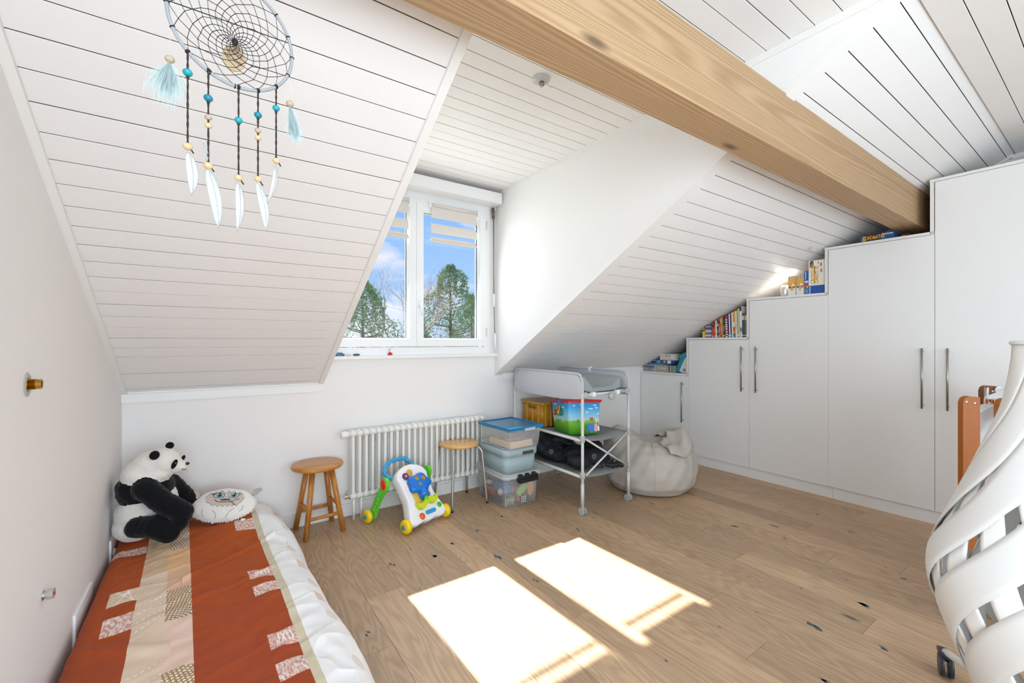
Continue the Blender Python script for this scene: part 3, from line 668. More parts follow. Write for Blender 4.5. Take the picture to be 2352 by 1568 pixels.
# fourth cupboard
z = tops[3]
t = gamebox('game_box', 'flat dark blue board game box under the beam end', 3.905, .948, 1.140, z, z+.050, .19, '1d4f86', 'box',
    [(0, .64, 0, 1, '25253a'), (.0, .03, 0, 1, '2a5c96'), (.07, .17, .15, .85, 'd9b21c'), (.10, .14, .3, .7, '25253a'), (.30, .32, .82, .88, 'e9e9e9'), (.55, .57, .8, .86, 'e9e9e9'), (.33, .345, .1, .15, 'e9e9e9')],
    [('ACROBATES', .40, .5, .032, 'f0a91a', .72, 0), ('Ravensburger', .82, .82, .014, 'f4f4f4', .8, 0)])
gamebox('small_box', 'small dark box with an orange corner behind the flat board game', 4.0, .885, .935, z, z+.04, .1, '3a2418', 'box', [(0, .6, .1, .7, 'd98f22')])

# plastic hook stub under the slope, ceiling rose
t = thing('cable_outlet', 'clear plastic cable outlet stub on the sloping boards above cupboards', 'outlet', SL(3.70, 1.975))
CLR = mat('clear_plastic', '#e6e6e4', .1, alpha=.55)
P = Vector(SL(3.70, 1.975, -.012)); MB().cyl(P, P+Vector((.10, -.015, -.012)), .008).build('tube', CLR, t); MB().cyl(Vector(SL(3.70, 1.975, 0)), P, .014).build('socket', CLR, t)
t = thing('ceiling_hook_rose', 'clear glass-like lamp fitting on the dormer ceiling boards', 'ceiling fitting', (1.284, 1.605, ZF))
MB().lathe([(.045, 0), (.043, -.008), (.030, -.014), (.018, -.016)], (1.284, 1.605, ZF), n=11, smooth=False).build('rose', CLR, t)
MB().lathe([(.012, -.014), (.014, -.03), (.008, -.036)], (1.287, 1.605, ZF), n=8).build('terminal', mat('chrome_dull', '#9a9a98', .3, .9), t)
MB().tube([(1.30, 1.60, ZF-.016), (1.33, 1.59, ZF-.03), (1.345, 1.60, ZF-.02)], .003, n=6).build('wire', CLR, t)

# wall fittings on the left wall
t = thing('brass_pipe_stub', 'brass threaded pipe stub sticking out of the left wall', 'pipe fitting', (XL, 1.657, 1.087))
BR = mat('brass', '#b98a3a', .25, 1.)
b = MB(); prof = [(.015, -.004), (.015, .002)]
for q in range(7): prof += [(.0145, .003+q*.0022), (.0128, .004+q*.0022)]
prof += [(.0128, .018), (.0128, .027), (.008, .027), (.007, .015)]
b.lathe(prof, (XL, 1.657, 1.087), (1, 0, 0), 24, smooth=False); b.build('thread', BR, t)
b = MB().lathe([(.034, 0), (.030, .002), (.020, .003), (.016, -.001)], (XL, 1.657, 1.087), (1, 0, 0), 9, smooth=False); b.build('chipped_plaster', mat('plaster', '#b9b7b0', .95, bump=.8, bscale=90), t)
t = thing('steel_pipe_stub', 'small shiny steel pipe stub low on the left wall', 'pipe fitting', (XL, 1.780, .4726))
b = MB().lathe([(.014, -.004), (.014, .002), (.010, .004), (.012, .009), (.0155, .011), (.0155, .024), (.006, .026)], (XL, 1.780, .4726), (1, 0, 0), 8, smooth=False); b.build('nut', CHROME, t)
def plate(y0, y1, z0, z1, lab, extra):
    t = thing('wall_plate', lab, 'outlet plate', (XL, (y0+y1)/2, z0))
    MB().rbox(XL, XL+.009, y0, y1, z0, z1, .003, zr=.0015).build('plate', UPVC, t)
    if extra:
        MB().lathe([(.024, 0), (.024, .006), (.018, .008), (.018, .014), (.008, .016)], (XL+.009, (y0+y1)/2, (z0+z1)/2-.01), (1, 0, 0), 20).build('socket_cover', mat('knob_white', '#e9e9e6'), t)
    else:
        for y in (y0+.012, y1-.012):
            MB().cyl((XL+.009, y, z0+.02), (XL+.0105, y, z0+.02), .003, n=8).build('screw', STEEL, t)
plate(2.745, 2.865, .115, .260, 'white wall socket with a child cover beside the bed head', True)
plate(2.10, 2.36, .10, .245, 'blank white wall plate low beside the duvet', False)

# ================================================================== STOOLS
t = thing('wooden_stool', 'round lacquered pine stool with four wooden legs beside the bed', 'stool', (.560, 2.953, 0))
MB().lathe([(.0, .402), (.132, .402), (.147, .406), (.1535, .415), (.1535, .422), (.147, .430), (.13, .433), (0, .433)], (.548, 2.950, 0), n=48, caps=False).build('seat', PINEX, t)
feet = [(.437, 3.053), (.461, 2.832), (.682, 2.856), (.659, 3.070)]; tp = []
for x, y in feet:
    c = Vector((.555, 2.952, .405)); d = Vector((x, y, 0)); q = Vector((lerp(c.x, x, .50), lerp(c.y, y, .50), .405)); tp.append((d, q))
    MB().cyl(d+Vector((0, 0, .0)), q, .0155, .0170, n=18).build('leg', PINE, t, bevel=.002, bseg=1)
for i, z in ((0, .17), (1, .115), (2, .17), (3, .115)):
    a, b_ = tp[i], tp[(i+1) % 4]; f = z/.405; p = a[0].lerp(a[1], f); q = b_[0].lerp(b_[1], f)
    MB().cyl(p, q, .0105, n=12).build('stretcher', PINE, t)
t = thing('metal_leg_stool', 'round birch seat stool with bent grey metal legs before the radiator', 'stool', (1.531, 2.89, 0))
GM = mat('grey_metal_leg', '#b4b6b2', .33, .8)
MB().lathe([(.0, .424), (.140, .424), (.147, .429), (.149, .436), (.146, .443), (.138, .447), (0, .447)], (1.522, 2.885, 0), n=48, caps=False).build('seat', BIRCH, t)
for x, y in ((1.381, 2.725), (1.677, 2.738), (1.664, 3.024), (1.403, 3.060)):
    c = Vector((1.522, 2.885, 0)); d = Vector((x, y, 0))-c; dn = d.normalized(); L = d.length
    P = curve([c+dn*.03+Vector((0, 0, .417)), c+dn*.11+Vector((0, 0, .418)), c+dn*.150+Vector((0, 0, .412)), c+dn*.172+Vector((0, 0, .385)), c+dn*(.178)+Vector((0, 0, .35)), c+dn*(lerp(.178, L, .5))+Vector((0, 0, .18)), c+d+Vector((0, 0, .006))], 5)
    l = MB().tube(P, .0092, n=12).build('leg', GM, t)
    MB().cyl(c+d, c+d+Vector((0, 0, .012)), .0105, n=14).build('foot_cap', BLACK, sub_w(l, t))

# ================================================================== ACTIVITY WALKER
WX = math.atan2(.307, .951)
t = thing('activity_walker', 'white toddler push walker with blue handle and yellow wheels', 'toy walker', (.996, 2.586, 0), WX, world=False)
WHT = mat('toy_shell_white', '#efedf0', .3); LIME = mat('toy_green', '#63cf3c', .35); YEL = mat('toy_yellow', '#f5d012', .4); BLU = mat('toy_blue', '#2b9fd8', .3); DBL = mat('toy_deep_blue', '#1273cf', .28); TEAL = mat('toy_teal_hub', '#2f8fae', .4)
ORA = mat('toy_orange', '#e8641f', .35); PUR = mat('toy_purple', '#63306f', .4); AMB = mat('toy_amber', '#f0a81e', .4); YGR = mat('toy_yellow_green', '#c6d412', .35); SAND = mat('toy_sand', '#e8c255', .5); TRANS = mat('toy_red_window', '#e0301c', .15)
WD = .325
A = Vector((0, -.012, .045)); B = Vector((0, .205, .345))                       # front bottom and top of the slanting shell
up = (B-A).normalized(); LN = (B-A).length; nrm = Vector((0, -up.z, up.y))      # outward (towards the room)
def SP(x, s_, h=0.): return Vector((x, 0, 0))+A+up*s_+nrm*h
def half(s_):      # half width along the shell
    f = s_/LN
    return lerp(.150, .112, min(1, max(0, (f-.05)/.35))) if f < .4 else lerp(.112, .125, (f-.4)/.6)
def rimx(s_):
    f = s_/LN
    if f > .78: return .125*math.sqrt(max(0, 1-((f-.78)/.24)**2))+.0
    return half(s_)
prof = []
n = 26; ss = [LN*1.015*(i/n) for i in range(n+1)]
def outline(sc=1., d=0.):
    L_ = [(WD/2-rimx(q)*sc, q) for q in ss]; R_ = [(WD/2+rimx(q)*sc, q) for q in ss[::-1]]
    bot = [(WD/2+(.15-.3*i/14)*sc, -.012*abs(math.sin(i/14*PI*3))-.006) for i in range(1, 14)]
    return L_+R_+bot
def shell(b, o, h0, h1, shrink=.0):
    cx = WD/2; cy = LN*.5
    def ring(h, k): return [b.bm.verts.new(SP(cx+(x-cx)*k, cy+(q-cy)*k, h)) for x, q in o]
    R = [ring(h0, .96), ring(h0+.01, 1.), ring(h1-.014, 1.), ring(h1-.004, .975), ring(h1, .93)]; k = len(o)
    for a, c in zip(R, R[1:]):
        for i in range(k): b._f([a[i], a[(i+1) % k], c[(i+1) % k], c[i]], True)
    b._f(R[0][::-1]); b._f(R[-1])
b = MB(); shell(b, outline(), -.045, .028); body = b.build('shell', WHT, t)
pan = [(WD/2-.068, .10), (WD/2-.078, .25), (WD/2-.074, .262), (WD/2+.074, .262), (WD/2+.078, .25), (WD/2+.068, .10)]
MB().prism([SP(x, q, .0275) for x, q in pan], nrm*.003).build('play_panel', SAND, t, bevel=.001)
fr = MB().tube([SP(x, q, .029) for x, q in pan], .005, n=8, closed=True).build('panel_rim', WHT, t)
for cx_, cy_, r, m, m2 in ((WD/2-.062, .298, .022, PUR, mat('grey_lilac', '#a9a5b5', .4)), (WD/2-.022, .314, .022, AMB, mat('pale_teal', '#86b9b2', .4))):
    b = MB(); pts = []
    for i in range(44):
        a = 2*PI*i/44; rr = r*(1+.10*math.cos(a*11)); pts.append(SP(cx_+math.cos(a)*rr, cy_+math.sin(a)*rr, .026))
    g = b.prism(pts, nrm*.013).build('gear', m, t, bevel=.001, bseg=1)
    MB().lathe([(0, .013), (r*.45, .013), (r*.40, .017), (0, .017)], SP(cx_, cy_, .026), nrm, 20).build('gear_hub', m2, g)
# blue trumpet shaped sorter with holes
b = MB(); cM = SP(WD/2+.006, .222, .030); SC_ = 1.15
dirm = Vector((.10, -.62, .35)).normalized()
def lobe(u, v):
    a = 2*PI*u; r = .074*SC_*(1+.10*math.cos(5*a+.6))*(math.sin(v*PI*.5)**.7)
    return cM+Vector((math.cos(a)*r*1.05, 0, 0))+up*(math.sin(a)*r*.80)+nrm*(.052-.034*v*v)
b.grid(lobe, 40, 10, closed_u=True)
def lobe2(u, v):
    a = 2*PI*u; r = .074*SC_*(1+.10*math.cos(5*a+.6)); k = 1-.12*v
    return cM+Vector((math.cos(a)*r*1.05*k, 0, 0))+up*(math.sin(a)*r*.80*k)+nrm*(.018-.026*v)
b.grid(lobe2, 40, 3, closed_u=True)
b.build('shape_sorter', DBL, t)
b = MB(); P0 = cM+nrm*.012-up*.040; b.cyl(P0, P0-up*.055+nrm*.018, .030, .036, n=20); b.build('sorter_funnel', DBL, t)
HOLE = mat('sorter_hole', '#a38b3c', .6)
def hole(pts, name):
    def hh(x, y):
        rho = min(.99, math.hypot(x/1.05, y/.8)/(.074*SC_)); v = math.asin(rho**(1/.7))*2/PI; return .052-.034*v*v
    n = len(pts); cx_ = sum(q[0] for q in pts)/n; cy_ = sum(q[1] for q in pts)/n; b = MB(); S_ = lambda x, y: b.bm.verts.new(cM+Vector((x, 0, 0))+up*y+nrm*(hh(x, y)+.0022))
    c0 = S_(cx_, cy_); rg = [S_(x, y) for x, y in pts]
    for i in range(n): b._f([c0, rg[i], rg[(i+1) % n]])
    b.build(name, HOLE, t)
hole([(-.040, .018), (-.038, .042), (-.012, .044), (-.012, .018)], 'square_hole')
hole([(.024+.017*math.cos(a*PI/10), .022+.014*math.sin(a*PI/10)) for a in range(20)], 'round_hole')
hole([(-.020+(.019 if i % 2 == 0 else .008)*math.sin(i*PI/5), -.010+(.017 if i % 2 == 0 else .007)*math.cos(i*PI/5)) for i in range(10)], 'star_hole')
b = MB(); P1 = P0-up*.05+nrm*.014; b.cyl(P1, P1-up*.03, .015, .013, n=14); b.build('green_pin', LIME, t)
b = MB(); sec = []
for i in range(25):
    u = -1+2*i/24; x = WD/2+.012+u*.088; y = .112+.011*math.cos(u*PI*1.6)+.010*u; sec.append((x, y))
for i in range(24, -1, -1):
    u = -1+2*i/24; x = WD/2+.012+u*.080; y = .076+.011*math.cos(u*PI*1.6)+.010*u; sec.append((x, y))
b.prism([SP(x, y, .030) for x, y in sec], nrm*.034).build('seesaw', YGR, t, bevel=.002)
b = MB(); pts = [(WD/2-.045+.090*i/10, .022+.004*math.sin(i*PI/10)) for i in range(11)]
MB().rbox(-.042, .042, -.013, .013, 0, .012, .011, zr=.004, M=Matrix.Translation(SP(WD/2+.022, .032, .024)) @ RM((1, 0, 0), up, nrm)).build('roller', BLU, t)
MB().lathe([(.022, 0), (.021, .008), (.015, .013), (0, .015)], SP(WD/2-.055, .022, .024), nrm, 20, caps=False).build('orange_button', ORA, t)
MB().lathe([(.019, 0), (.018, .008), (.012, .012), (0, .014)], SP(WD/2+.108, .052, .022), nrm, 20, caps=False).build('green_button', mat('toy_green_dark', '#3fb516', .35), t)
# handle
hp = curve([(WD/2-.098, .225, .280), (WD/2-.122, .262, .305), (WD/2-.122, .285, .340), (WD/2-.080, .300, .368), (WD/2-.03, .304, .376), (WD/2+.04, .304, .376), (WD/2+.074, .296, .362), (WD/2+.100, .27, .330), (WD/2+.100, .225, .290)], 7)
k = len(hp); MB().tube(hp, [.0125+.0022*math.cos(i*1.15) for i in range(k)], n=14).build('handle', BLU, t)
# side legs
for sx, x0 in ((-1, -.030), (1, WD+.006)):
    pts = [(.175, .268), (.178, .298), (.198, .315), (.222, .310), (.238, .288), (.238, .262), (.262, .225), (.300, .165), (.330, .110), (.352, .070), (.356, .040), (.340, .020), (.318, .022), (.306, .045), (.285, .100), (.252, .160), (.215, .205), (.190, .235)]
    pts = [(p.x, p.y) for p in curve([Vector((a, c, 0)) for a, c in pts], 3)]
    l = MB().prism([(x0, a-.012, c) for a, c in pts], (.026, 0, 0)).build('side_leg', LIME, t, bevel=.005, bseg=3)
    if sx < 0:
        MB().ball((x0-.001, .196, .272), (.008, .024, .030)).build('red_button', TRANS, l)
        MB().tube([(x0-.001, .196+.026*math.cos(a*PI/14), .272+.032*math.sin(a*PI/14)) for a in range(28)], .0035, closed=True).build('button_ring', ORA, l)
        for ch, yy, zz in (('1', .232, .205), ('2', .262, .150), ('3', .297, .096)):
            text(ch, .060, mat('toy_green_light', '#7fe05a', .3), l, RM((0, -math.cos(.9)*1, 0), (0, 0, 1), (-1, 0, 0), (x0-.0015, yy, zz)) if False else FACE_MX((x0-.002, yy, zz)) @ Matrix.Rotation(-.45, 4, 'Z'), name='number', ext=.0016)
# wheels
def wheel(x, y, r, w, out, hub=True):
    z = r; b = MB(); N_ = 36
    prof = [(r*.35, w*.5), (r*.78, w*.5), (r*.95, w*.34), (r, 0), (r*.95, -w*.34), (r*.78, -w*.5), (r*.35, -w*.5)]
    rings = []
    for rr, h in prof:
        ring = []
        for i in range(N_):
            a = 2*PI*i/N_; q = rr*(1+(.035 if (i % 2 == 0) else -.015)*(1 if rr > r*.8 else 0)); ring.append(b.bm.verts.new((x+h, y+math.cos(a)*q, z+math.sin(a)*q)))
        rings.append(ring)
    for p, q in zip(rings, rings[1:]):
        for i in range(N_): b._f([p[i], p[(i+1) % N_], q[(i+1) % N_], q[i]], True)
    b._f(rings[0][::-1]); b._f(rings[-1]); wo_ = b.build('wheel', YEL, t)
    MB().lathe([(r*.34, 0), (r*.32, .005), (r*.2, .007), (0, .007)], (x+out*w*.5, y, z), (out, 0, 0), 20, caps=False).build('hub_cap', TEAL, wo_)
wheel(-.004, .0, .044, .040, -1); wheel(WD+.004, .0, .044, .040, 1)
wheel(-.052, .335, .042, .034, -1); wheel(WD+.052, .335, .042, .034, 1)
MB().cyl((-.02, 0, .044), (WD+.02, 0, .044), .006, n=10).build('axle', WHT, t)

# ================================================================== STORAGE BOX STACK
CLEAR = mat('clear_box', '#f4f6f6', .12, alpha=.18); CLEAR2 = mat('clear_rim', '#eef1f2', .2, alpha=.45); BLID = mat('blue_lid', '#2e7ea8', .15, alpha=.78); BLRIM = mat('blue_lid_rim', '#1d74a6', .25)
GBL = mat('grey_blue_bin', '#9fb4b9', .45); GREYT = mat('grey_tray', '#c9c6cc', .5)
t = thing('storage_box', 'large clear plastic box of toys at the bottom of the stack', 'storage box', (1.865, 2.75, 0))
MB().tub(1.716, 2.010, 2.560, 2.940, 0, .214, .03, .003, top=1.05).build('tub', CLEAR, t)
MB().tub(1.690, 2.035, 2.525, 2.975, .212, .236, .04, .006, top=1.0).build('rim', CLEAR2, t)
MB().rbox(1.696, 2.03, 2.53, 2.97, .236, .246, .035, zr=.003).build('lid', CLEAR2, t)
for sx_, ang in ((0, 0),):
    b = MB().rbox(1.80, 1.985, 2.515, 2.535, .196, .226, .004, zr=.003).box(1.81, 1.98, 2.508, 2.528, .178, .205)
    for q in range(3): b.box(1.81+q*.06, 1.84+q*.06, 2.512, 2.535, .222, .240)
    b.build('clip', BLACK, t, bevel=.002)
# toys in it
def toy(name, lab, els, m, **kw):
    o = blob(name, els, {'a': m}, voxel=kw.get('voxel', .006), smooth=3); return tag(o, lab, 'toy', kw.get('group'))
b = MB(); pts = [(1.80+.055*math.cos(a*PI/8), 2.585, .115+.035*math.sin(a*PI/8)) for a in range(16)]
TG = mat('toy_leaf_green', '#a4cf3a', .4); TO = mat('toy_tan', '#e0a060', .5); TN = mat('toy_dark', '#3a3b44', .5); TBL = mat('toy_plain_blue', '#3a6ea8', .5); TRD = mat('toy_plain_red', '#c65036', .5); TCR = mat('toy_cream', '#ddd3b8', .5)
o = MB().prism([(1.880+.052*math.cos(a)*math.cos(.6)-.028*math.sin(a)*math.sin(.6), 2.574, .108+.052*math.cos(a)*math.sin(.6)+.028*math.sin(a)*math.cos(.6)) for a in [q*PI/10 for q in range(20)]], (0, .01, 0)).build('studded_toy', TG, bevel=.002)
tag(o, 'lime green studded toy piece inside the bottom clear box', 'toy')
b = MB()
for q in range(9):
    aa = (q % 3-1)*.026; bb_ = (q//3-1)*.014; b.cyl((1.880+aa*math.cos(.6)-bb_*math.sin(.6), 2.571, .108+aa*math.sin(.6)+bb_*math.cos(.6)), (1.880+aa*math.cos(.6)-bb_*math.sin(.6), 2.574, .108+aa*math.sin(.6)+bb_*math.cos(.6)), .006, n=10)
st = b.build('stud', TG, o); st['kind'] = 'stuff'
tag(MB().prism([(1.955+.030*math.cos(a)*(1+.2*math.sin(a)), 2.572, .110+.062*math.sin(a)) for a in [q*PI/12 for q in range(24)]], (0, .012, 0)).build('wooden_plate_toy', TO, bevel=.002), 'tan oval toy plate behind the wall of the bottom clear box', 'toy')
tag(MB().rbox(1.735, 1.80, 2.60, 2.76, .09, .15, .01, zr=.004).box(1.745, 1.79, 2.62, 2.70, .15, .17).build('toy_truck', TBL), 'blue toy truck in the bottom clear box', 'toy')
tag(MB().rbox(1.745, 1.80, 2.78, 2.90, .03, .09, .01, zr=.004).build('toy_block', TRD), 'brick red toy block at the back of the bottom clear box', 'toy')
toy('orange_ball_toy', 'small orange ball toy at the front of the bottom clear box', [((1.845, 2.580, .040), .017, None, 'a'), ((1.855, 2.584, .052), .008, None, 'a')], mat('toy_bright_orange', '#e2552a', .4), voxel=.004)
b = MB()
for q in range(5): b.tube([(1.74+q*.016, 2.575+random.uniform(0, .02), .008), (1.745+q*.014, 2.59, .04+random.uniform(0, .03)), (1.75+q*.02, 2.60, .055)], .004, n=6)
o = tag(b.build('toy_figure_limbs', TCR), 'cream coloured jumble of small toy figures in the bottom clear box', 'toy'); o['kind'] = 'stuff'
b = MB()
for q in range(60):
    x, y, z = random.uniform(1.74, 1.98), random.uniform(2.62, 2.90), random.uniform(.02, .13); s_ = random.uniform(.010, .03)
    b.use([TN, TBL, TRD, TG, TCR, TN, TN][q % 7]).rbox(-s_, s_, -s_*.7, s_*.7, -s_*.5, s_*.5, .003, M=Matrix.Translation((x, y, z)) @ Matrix.Rotation(random.uniform(0, 3), 4, Vector((random.random(), random.random(), 1))), seg=1)
o = b.build('mixed_toys'); o['kind'] = 'stuff'; tag(o, 'heap of mixed small toys filling the bottom clear box', 'toys')
b = MB(); frame_rect(b, 1.875, 1.915, .012, .056, .005, 2.572, 2.578); b.box(1.8925, 1.8975, 2.573, 2.577, .017, .051).box(1.88, 1.91, 2.573, 2.577, .0315, .0365)
tag(b.build('toy_window_frame', WH), 'little white toy window frame in the bottom clear box', 'toy')

t = thing('storage_bin', 'grey blue plastic bin in the middle of the box stack', 'storage box', (1.86, 2.73, .246))
MB().tub(1.722, 2.002, 2.563, 2.905, .247, .372, .045, .004, top=1.045).build('tub', GBL, t)
MB().tub(1.706, 2.016, 2.543, 2.925, .366, .424, .05, .004, top=1.01, seg=6).build('rim_band', GBL, t)
MB().rbox(1.86, 1.962, 2.541, 2.546, .374, .398, .003).build('handle_slot', mat('slot_dark', '#4e4636', .8), t)
MB().rbox(1.712, 2.010, 2.549, 2.919, .424, .431, .045, zr=.003).build('lid', mat('patterned_lid', '#c4c6cf', .3, var=.18, vscale=30), t)
t = thing('storage_box', 'clear plastic box with a blue lid on top of the stack', 'storage box', (1.85, 2.68, .431))
Mt = Matrix.Translation((1.846, 2.677, 0)) @ Matrix.Rotation(math.radians(3.5), 4, 'Z')
MB().tub(-.140, .140, -.168, .168, .432, .572, .02, .003, top=1.09, M=Mt).build('tub', CLEAR, t)
MB().rbox(-.159, .159, -.190, .190, .572, .584, .012, M=Mt, zr=.003).build('lid', BLID, t)
b = MB(); 
for x0, x1, y0, y1 in ((-.162, .162, -.193, -.182), (-.162, .162, .182, .193), (-.162, -.151, -.182, .182), (.151, .162, -.182, .182)): b.box(x0, x1, y0, y1, .568, .590, M=Mt)
b.build('lid_rim', BLRIM, t, bevel=.002)
MB().box(-.02, .075, -.198, -.190, .560, .580, M=Mt).build('latch', CLEAR2, t, bevel=.002)
TRW = mat('tray_birch', '#e6cdb4', .6)
t = thing('wooden_tray', 'pale wooden compartment tray inside the blue lidded box', 'tray', (1.85, 2.66, .437))
Mw = Matrix.Translation((1.838, 2.655, .440)) @ Matrix.Rotation(math.radians(3.5), 4, 'Z')
b = MB()
for x0, x1, y0, y1, zt in ((-.115, -.107, -.14, .12, .045), (.08, .088, -.14, .12, .045), (-.107, .08, -.14, -.132, .045), (-.107, .08, .112, .12, .045), (-.107, .08, -.02, -.014, .04), (-.02, -.014, -.132, .112, .04)): b.box(x0, x1, y0, y1, 0, zt, M=Mw)
b.build('frame', TRW, t); MB().box(-.115, .088, -.14, .12, -.003, .0, M=Mw).build('bottom', GREYT, t)

# ================================================================== CHANGING TABLE
GT = mat('grey_lacquer_tube', '#c7cac8', .35); GTD = mat('grey_joint_plastic', '#a9adaa', .45); GFA = mat('grey_melange_fabric', '#b9b9bf', .9, bump=.35, bscale=500, var=.03, vscale=400); GMAT = mat('grey_vinyl_mat', '#9da3a1', .35, bump=.12, bscale=20)
x0, x1, y0, y1 = 2.104, 2.579, 2.172, 2.978
t = thing('changing_table', 'grey folding changing table on castors in front of the knee wall', 'changing table', (2.34, 2.575, 0))
for x in (x0, x1):
    for y in (y0, y1):
        b = MB().cyl((x, y, .072), (x, y, .84), .0105, n=14).cyl((x, y, .072), (x, y, .215), .0125, n=14)
        l = b.build('leg', GT, t); sub_w(l, t)
        w_ = MB()
        for dx in (-.011, .011): w_.cyl((x+dx-.006, y, .0255), (x+dx+.006, y, .0255), .0255, n=22)
        w_.build('castor', GTD, l, bevel=.002)
        MB().rbox(x-.005, x+.005, y-.012, y+.012, .030, .074, .004).build('castor_fork', GTD, l)
for z in (.523, .270):
    for x in (x0, x1):
        b = MB(); b.cyl((x, y0+.01, z-.012), (x, y1-.01, z-.012), .0105, n=12); b.build('side_rail', GT, t)
        for y, dy in ((y0, 1), (y1, -1)):
            MB().rbox(x-.015, x+.015, y-.015, y+.015, z-.022, z+.022, .008, zr=.003).build('joint', GTD, t)
for y in (y0-.012, y1+.012):
    for za, zb in ((.523, .270), (.270, .523)):
        MB().tube([(x0+.02, y, za), (x1-.02, y, zb)], .0068, n=8).build('cross_brace', GT, t)
    MB().cyl((x0+.237, y-.009, .3965), (x0+.237, y+.009, .3965), .008, n=12).build('rivet', GTD, t)
# sagging fabric shelves
for z, sag, nm in ((.520, .035, 'upper_shelf'), (.262, .03, 'lower_shelf')):
    def f(u, v, z=z, sag=sag):
        x = lerp(x0, x1, u); y = lerp(y0+.02, y1-.02, v); return Vector((x, y, z-sag*math.sin(PI*u)**.7))
    o = MB().grid(f, 16, 6).build(nm, mat('shelf_fabric', '#8f908e', .9, alpha=.93), t); sd = o.modifiers.new('s', 'SOLIDIFY'); sd.thickness = .003
# top: end and side bolsters (fabric walls around) 
ZB = .828
for y in (y0, y1):
    MB().cyl((x0, y, ZB), (x1, y, ZB), .0095, n=12).build('end_rail', GT, t)
for x in (x0, x1):
    MB().cyl((x, y0, ZB), (x, y1, ZB), .0095, n=12).build('top_rail', GT, t)
    for y in (y0, y1): MB().lathe([(.016, -.012), (.021, -.010), (.021, .010), (.016, .012)], (x+(.022 if x == x0 else -.022), y-.004, ZB), (0, 1, 0), 18).build('round_joint', GTD, t)
for xx in (2.19, 2.44): MB().box(xx, xx+.03, y0-.014, y0+.012, ZB-.014, ZB+.016).build('clip', UPVC, t, bevel=.003)
MB().lathe([(.0, .0), (.022, 0), (.027, .004), (.027, .018), (.020, .026), (.0, .026)], (2.365, y0-.016, ZB-.022), (0, -1, 0), 24).build('round_knob', GTD, t)
def wallfab(x, name):
    out = -1 if x == x0 else 1
    def f(u, v):
        # u along y, v around loop (outer bottom -> top -> inner bottom)
        y = lerp(y0-.004, y1+.004, u); e_ = min(u, 1-u)*(y1-y0); rnd = .070
        top = ZB+.145-(max(0, rnd-e_)**2)/rnd*.9
        bulge = .016*math.sin(PI*min(1, e_/.1))**.5 if e_ < .1 else .016
        zz = [ZB-.024, ZB+.03, ZB+.08, top-.012, top, top-.012, ZB+.07, ZB+.02][int(round(v*7))]
        xx = [out*.010, out*(.010+bulge*.7), out*(.006+bulge*.8), out*.008, 0, -out*.008, -out*.010, -out*.010][int(round(v*7))]
        sagz = -.020*math.sin(PI*u)**.5 if v < .2 else 0
        return Vector((x+xx, y, zz+sagz))
    o = MB().grid(f, 30, 7).build(name, GFA, t); m_ = o.modifiers.new('s', 'SUBSURF'); m_.levels = 1; m_.render_levels = 2
    return o
wallfab(x0, 'side_bolster'); wallfab(x1, 'side_bolster')
for x in (x0, x1):
    P = curve([(x, y0, ZB), (x, y0, ZB+.08), (x, y0+.016, ZB+.122), (x, y0+.065, ZB+.145), (x, (y0+y1)/2, ZB+.146), (x, y1-.065, ZB+.145), (x, y1-.016, ZB+.122), (x, y1, ZB+.08), (x, y1, ZB)], 6)
    MB().tube(P, .0095, n=10).build('bolster_tube', GFA, t)
MB().box(x1-.011, x1+.011, 2.56, 2.585, ZB+.125, ZB+.162).build('rail_clip', UPVC, t, bevel=.002)
def floorf(u, v):
    x = lerp(x0+.008, x1-.008, u); y = lerp(y0+.005, y1-.005, v); return Vector((x, y, ZB+.015-.02*math.sin(PI*u)))
o = MB().grid(floorf, 14, 14).build('top_fabric', GFA, t); sd = o.modifiers.new('s', 'SOLIDIFY'); sd.thickness = .008
# mat
t = thing('changing_mat', 'grey wedge sided changing mat lying on the changing table', 'changing mat', (2.34, 2.58, ZB+.02))
sec = [(-.20, .112), (-.185, .118), (-.09, .030), (.10, .030), (.188, .100), (.203, .094), (.205, .02), (.12, .0), (-.12, .0), (-.205, .02)]
b = MB(); rings = []
for j in range(13):
    v = j/12; y = lerp(2.215, 2.93, v); ring = []
    for x, z in sec: ring.append(b.bm.verts.new((2.345+x+.003*math.sin(j*1.7), y, ZB+.006+z+.003*math.sin(j*2.1+x*20))))
    rings.append(ring)
for a, c in zip(rings, rings[1:]):
    for i in range(len(sec)): b._f([a[i], a[(i+1) % len(sec)], c[(i+1) % len(sec)], c[i]], True)
b._f(rings[0][::-1]); b._f(rings[-1]); o = b.build('cushion', GMAT, t); m_ = o.modifiers.new('b', 'BEVEL'); m_.width = .008; m_.segments = 3; m_.limit_method = 'ANGLE'
MB().tube([(2.345+x, 2.213, ZB+.006+z) for x, z in sec[:7]], .0028, n=6).build('piping', GTD, t)

# ================================================================== TOY BINS ON THE UPPER SHELF
t = thing('toy_bin', 'printed toy bin with red lid and sky picture on the upper table shelf', 'storage box', (2.33, 2.48, .495), math.radians(-14), world=False)
BS = mat('bin_sky', '#3fa9e6', .3); 
bp_ = bpy.data.materials.new('bin_printed_picture'); bp_.use_nodes = True; t_ = bp_.node_tree; pb = t_.nodes['Principled BSDF']; pb.inputs['Roughness'].default_value = .3
tc_ = t_.nodes.new('ShaderNodeTexCoord'); sp_ = t_.nodes.new('ShaderNodeSeparateXYZ'); t_.links.new(tc_.outputs['Object'], sp_.inputs[0])
mr_ = t_.nodes.new('ShaderNodeMapRange'); mr_.inputs['From Max'].default_value = .245; t_.links.new(sp_.outputs['Z'], mr_.inputs['Value'])
rp_ = t_.nodes.new('ShaderNodeValToRGB'); t_.links.new(mr_.outputs[0], rp_.inputs[0]); t_.links.new(rp_.outputs[0], pb.inputs['Base Color'])
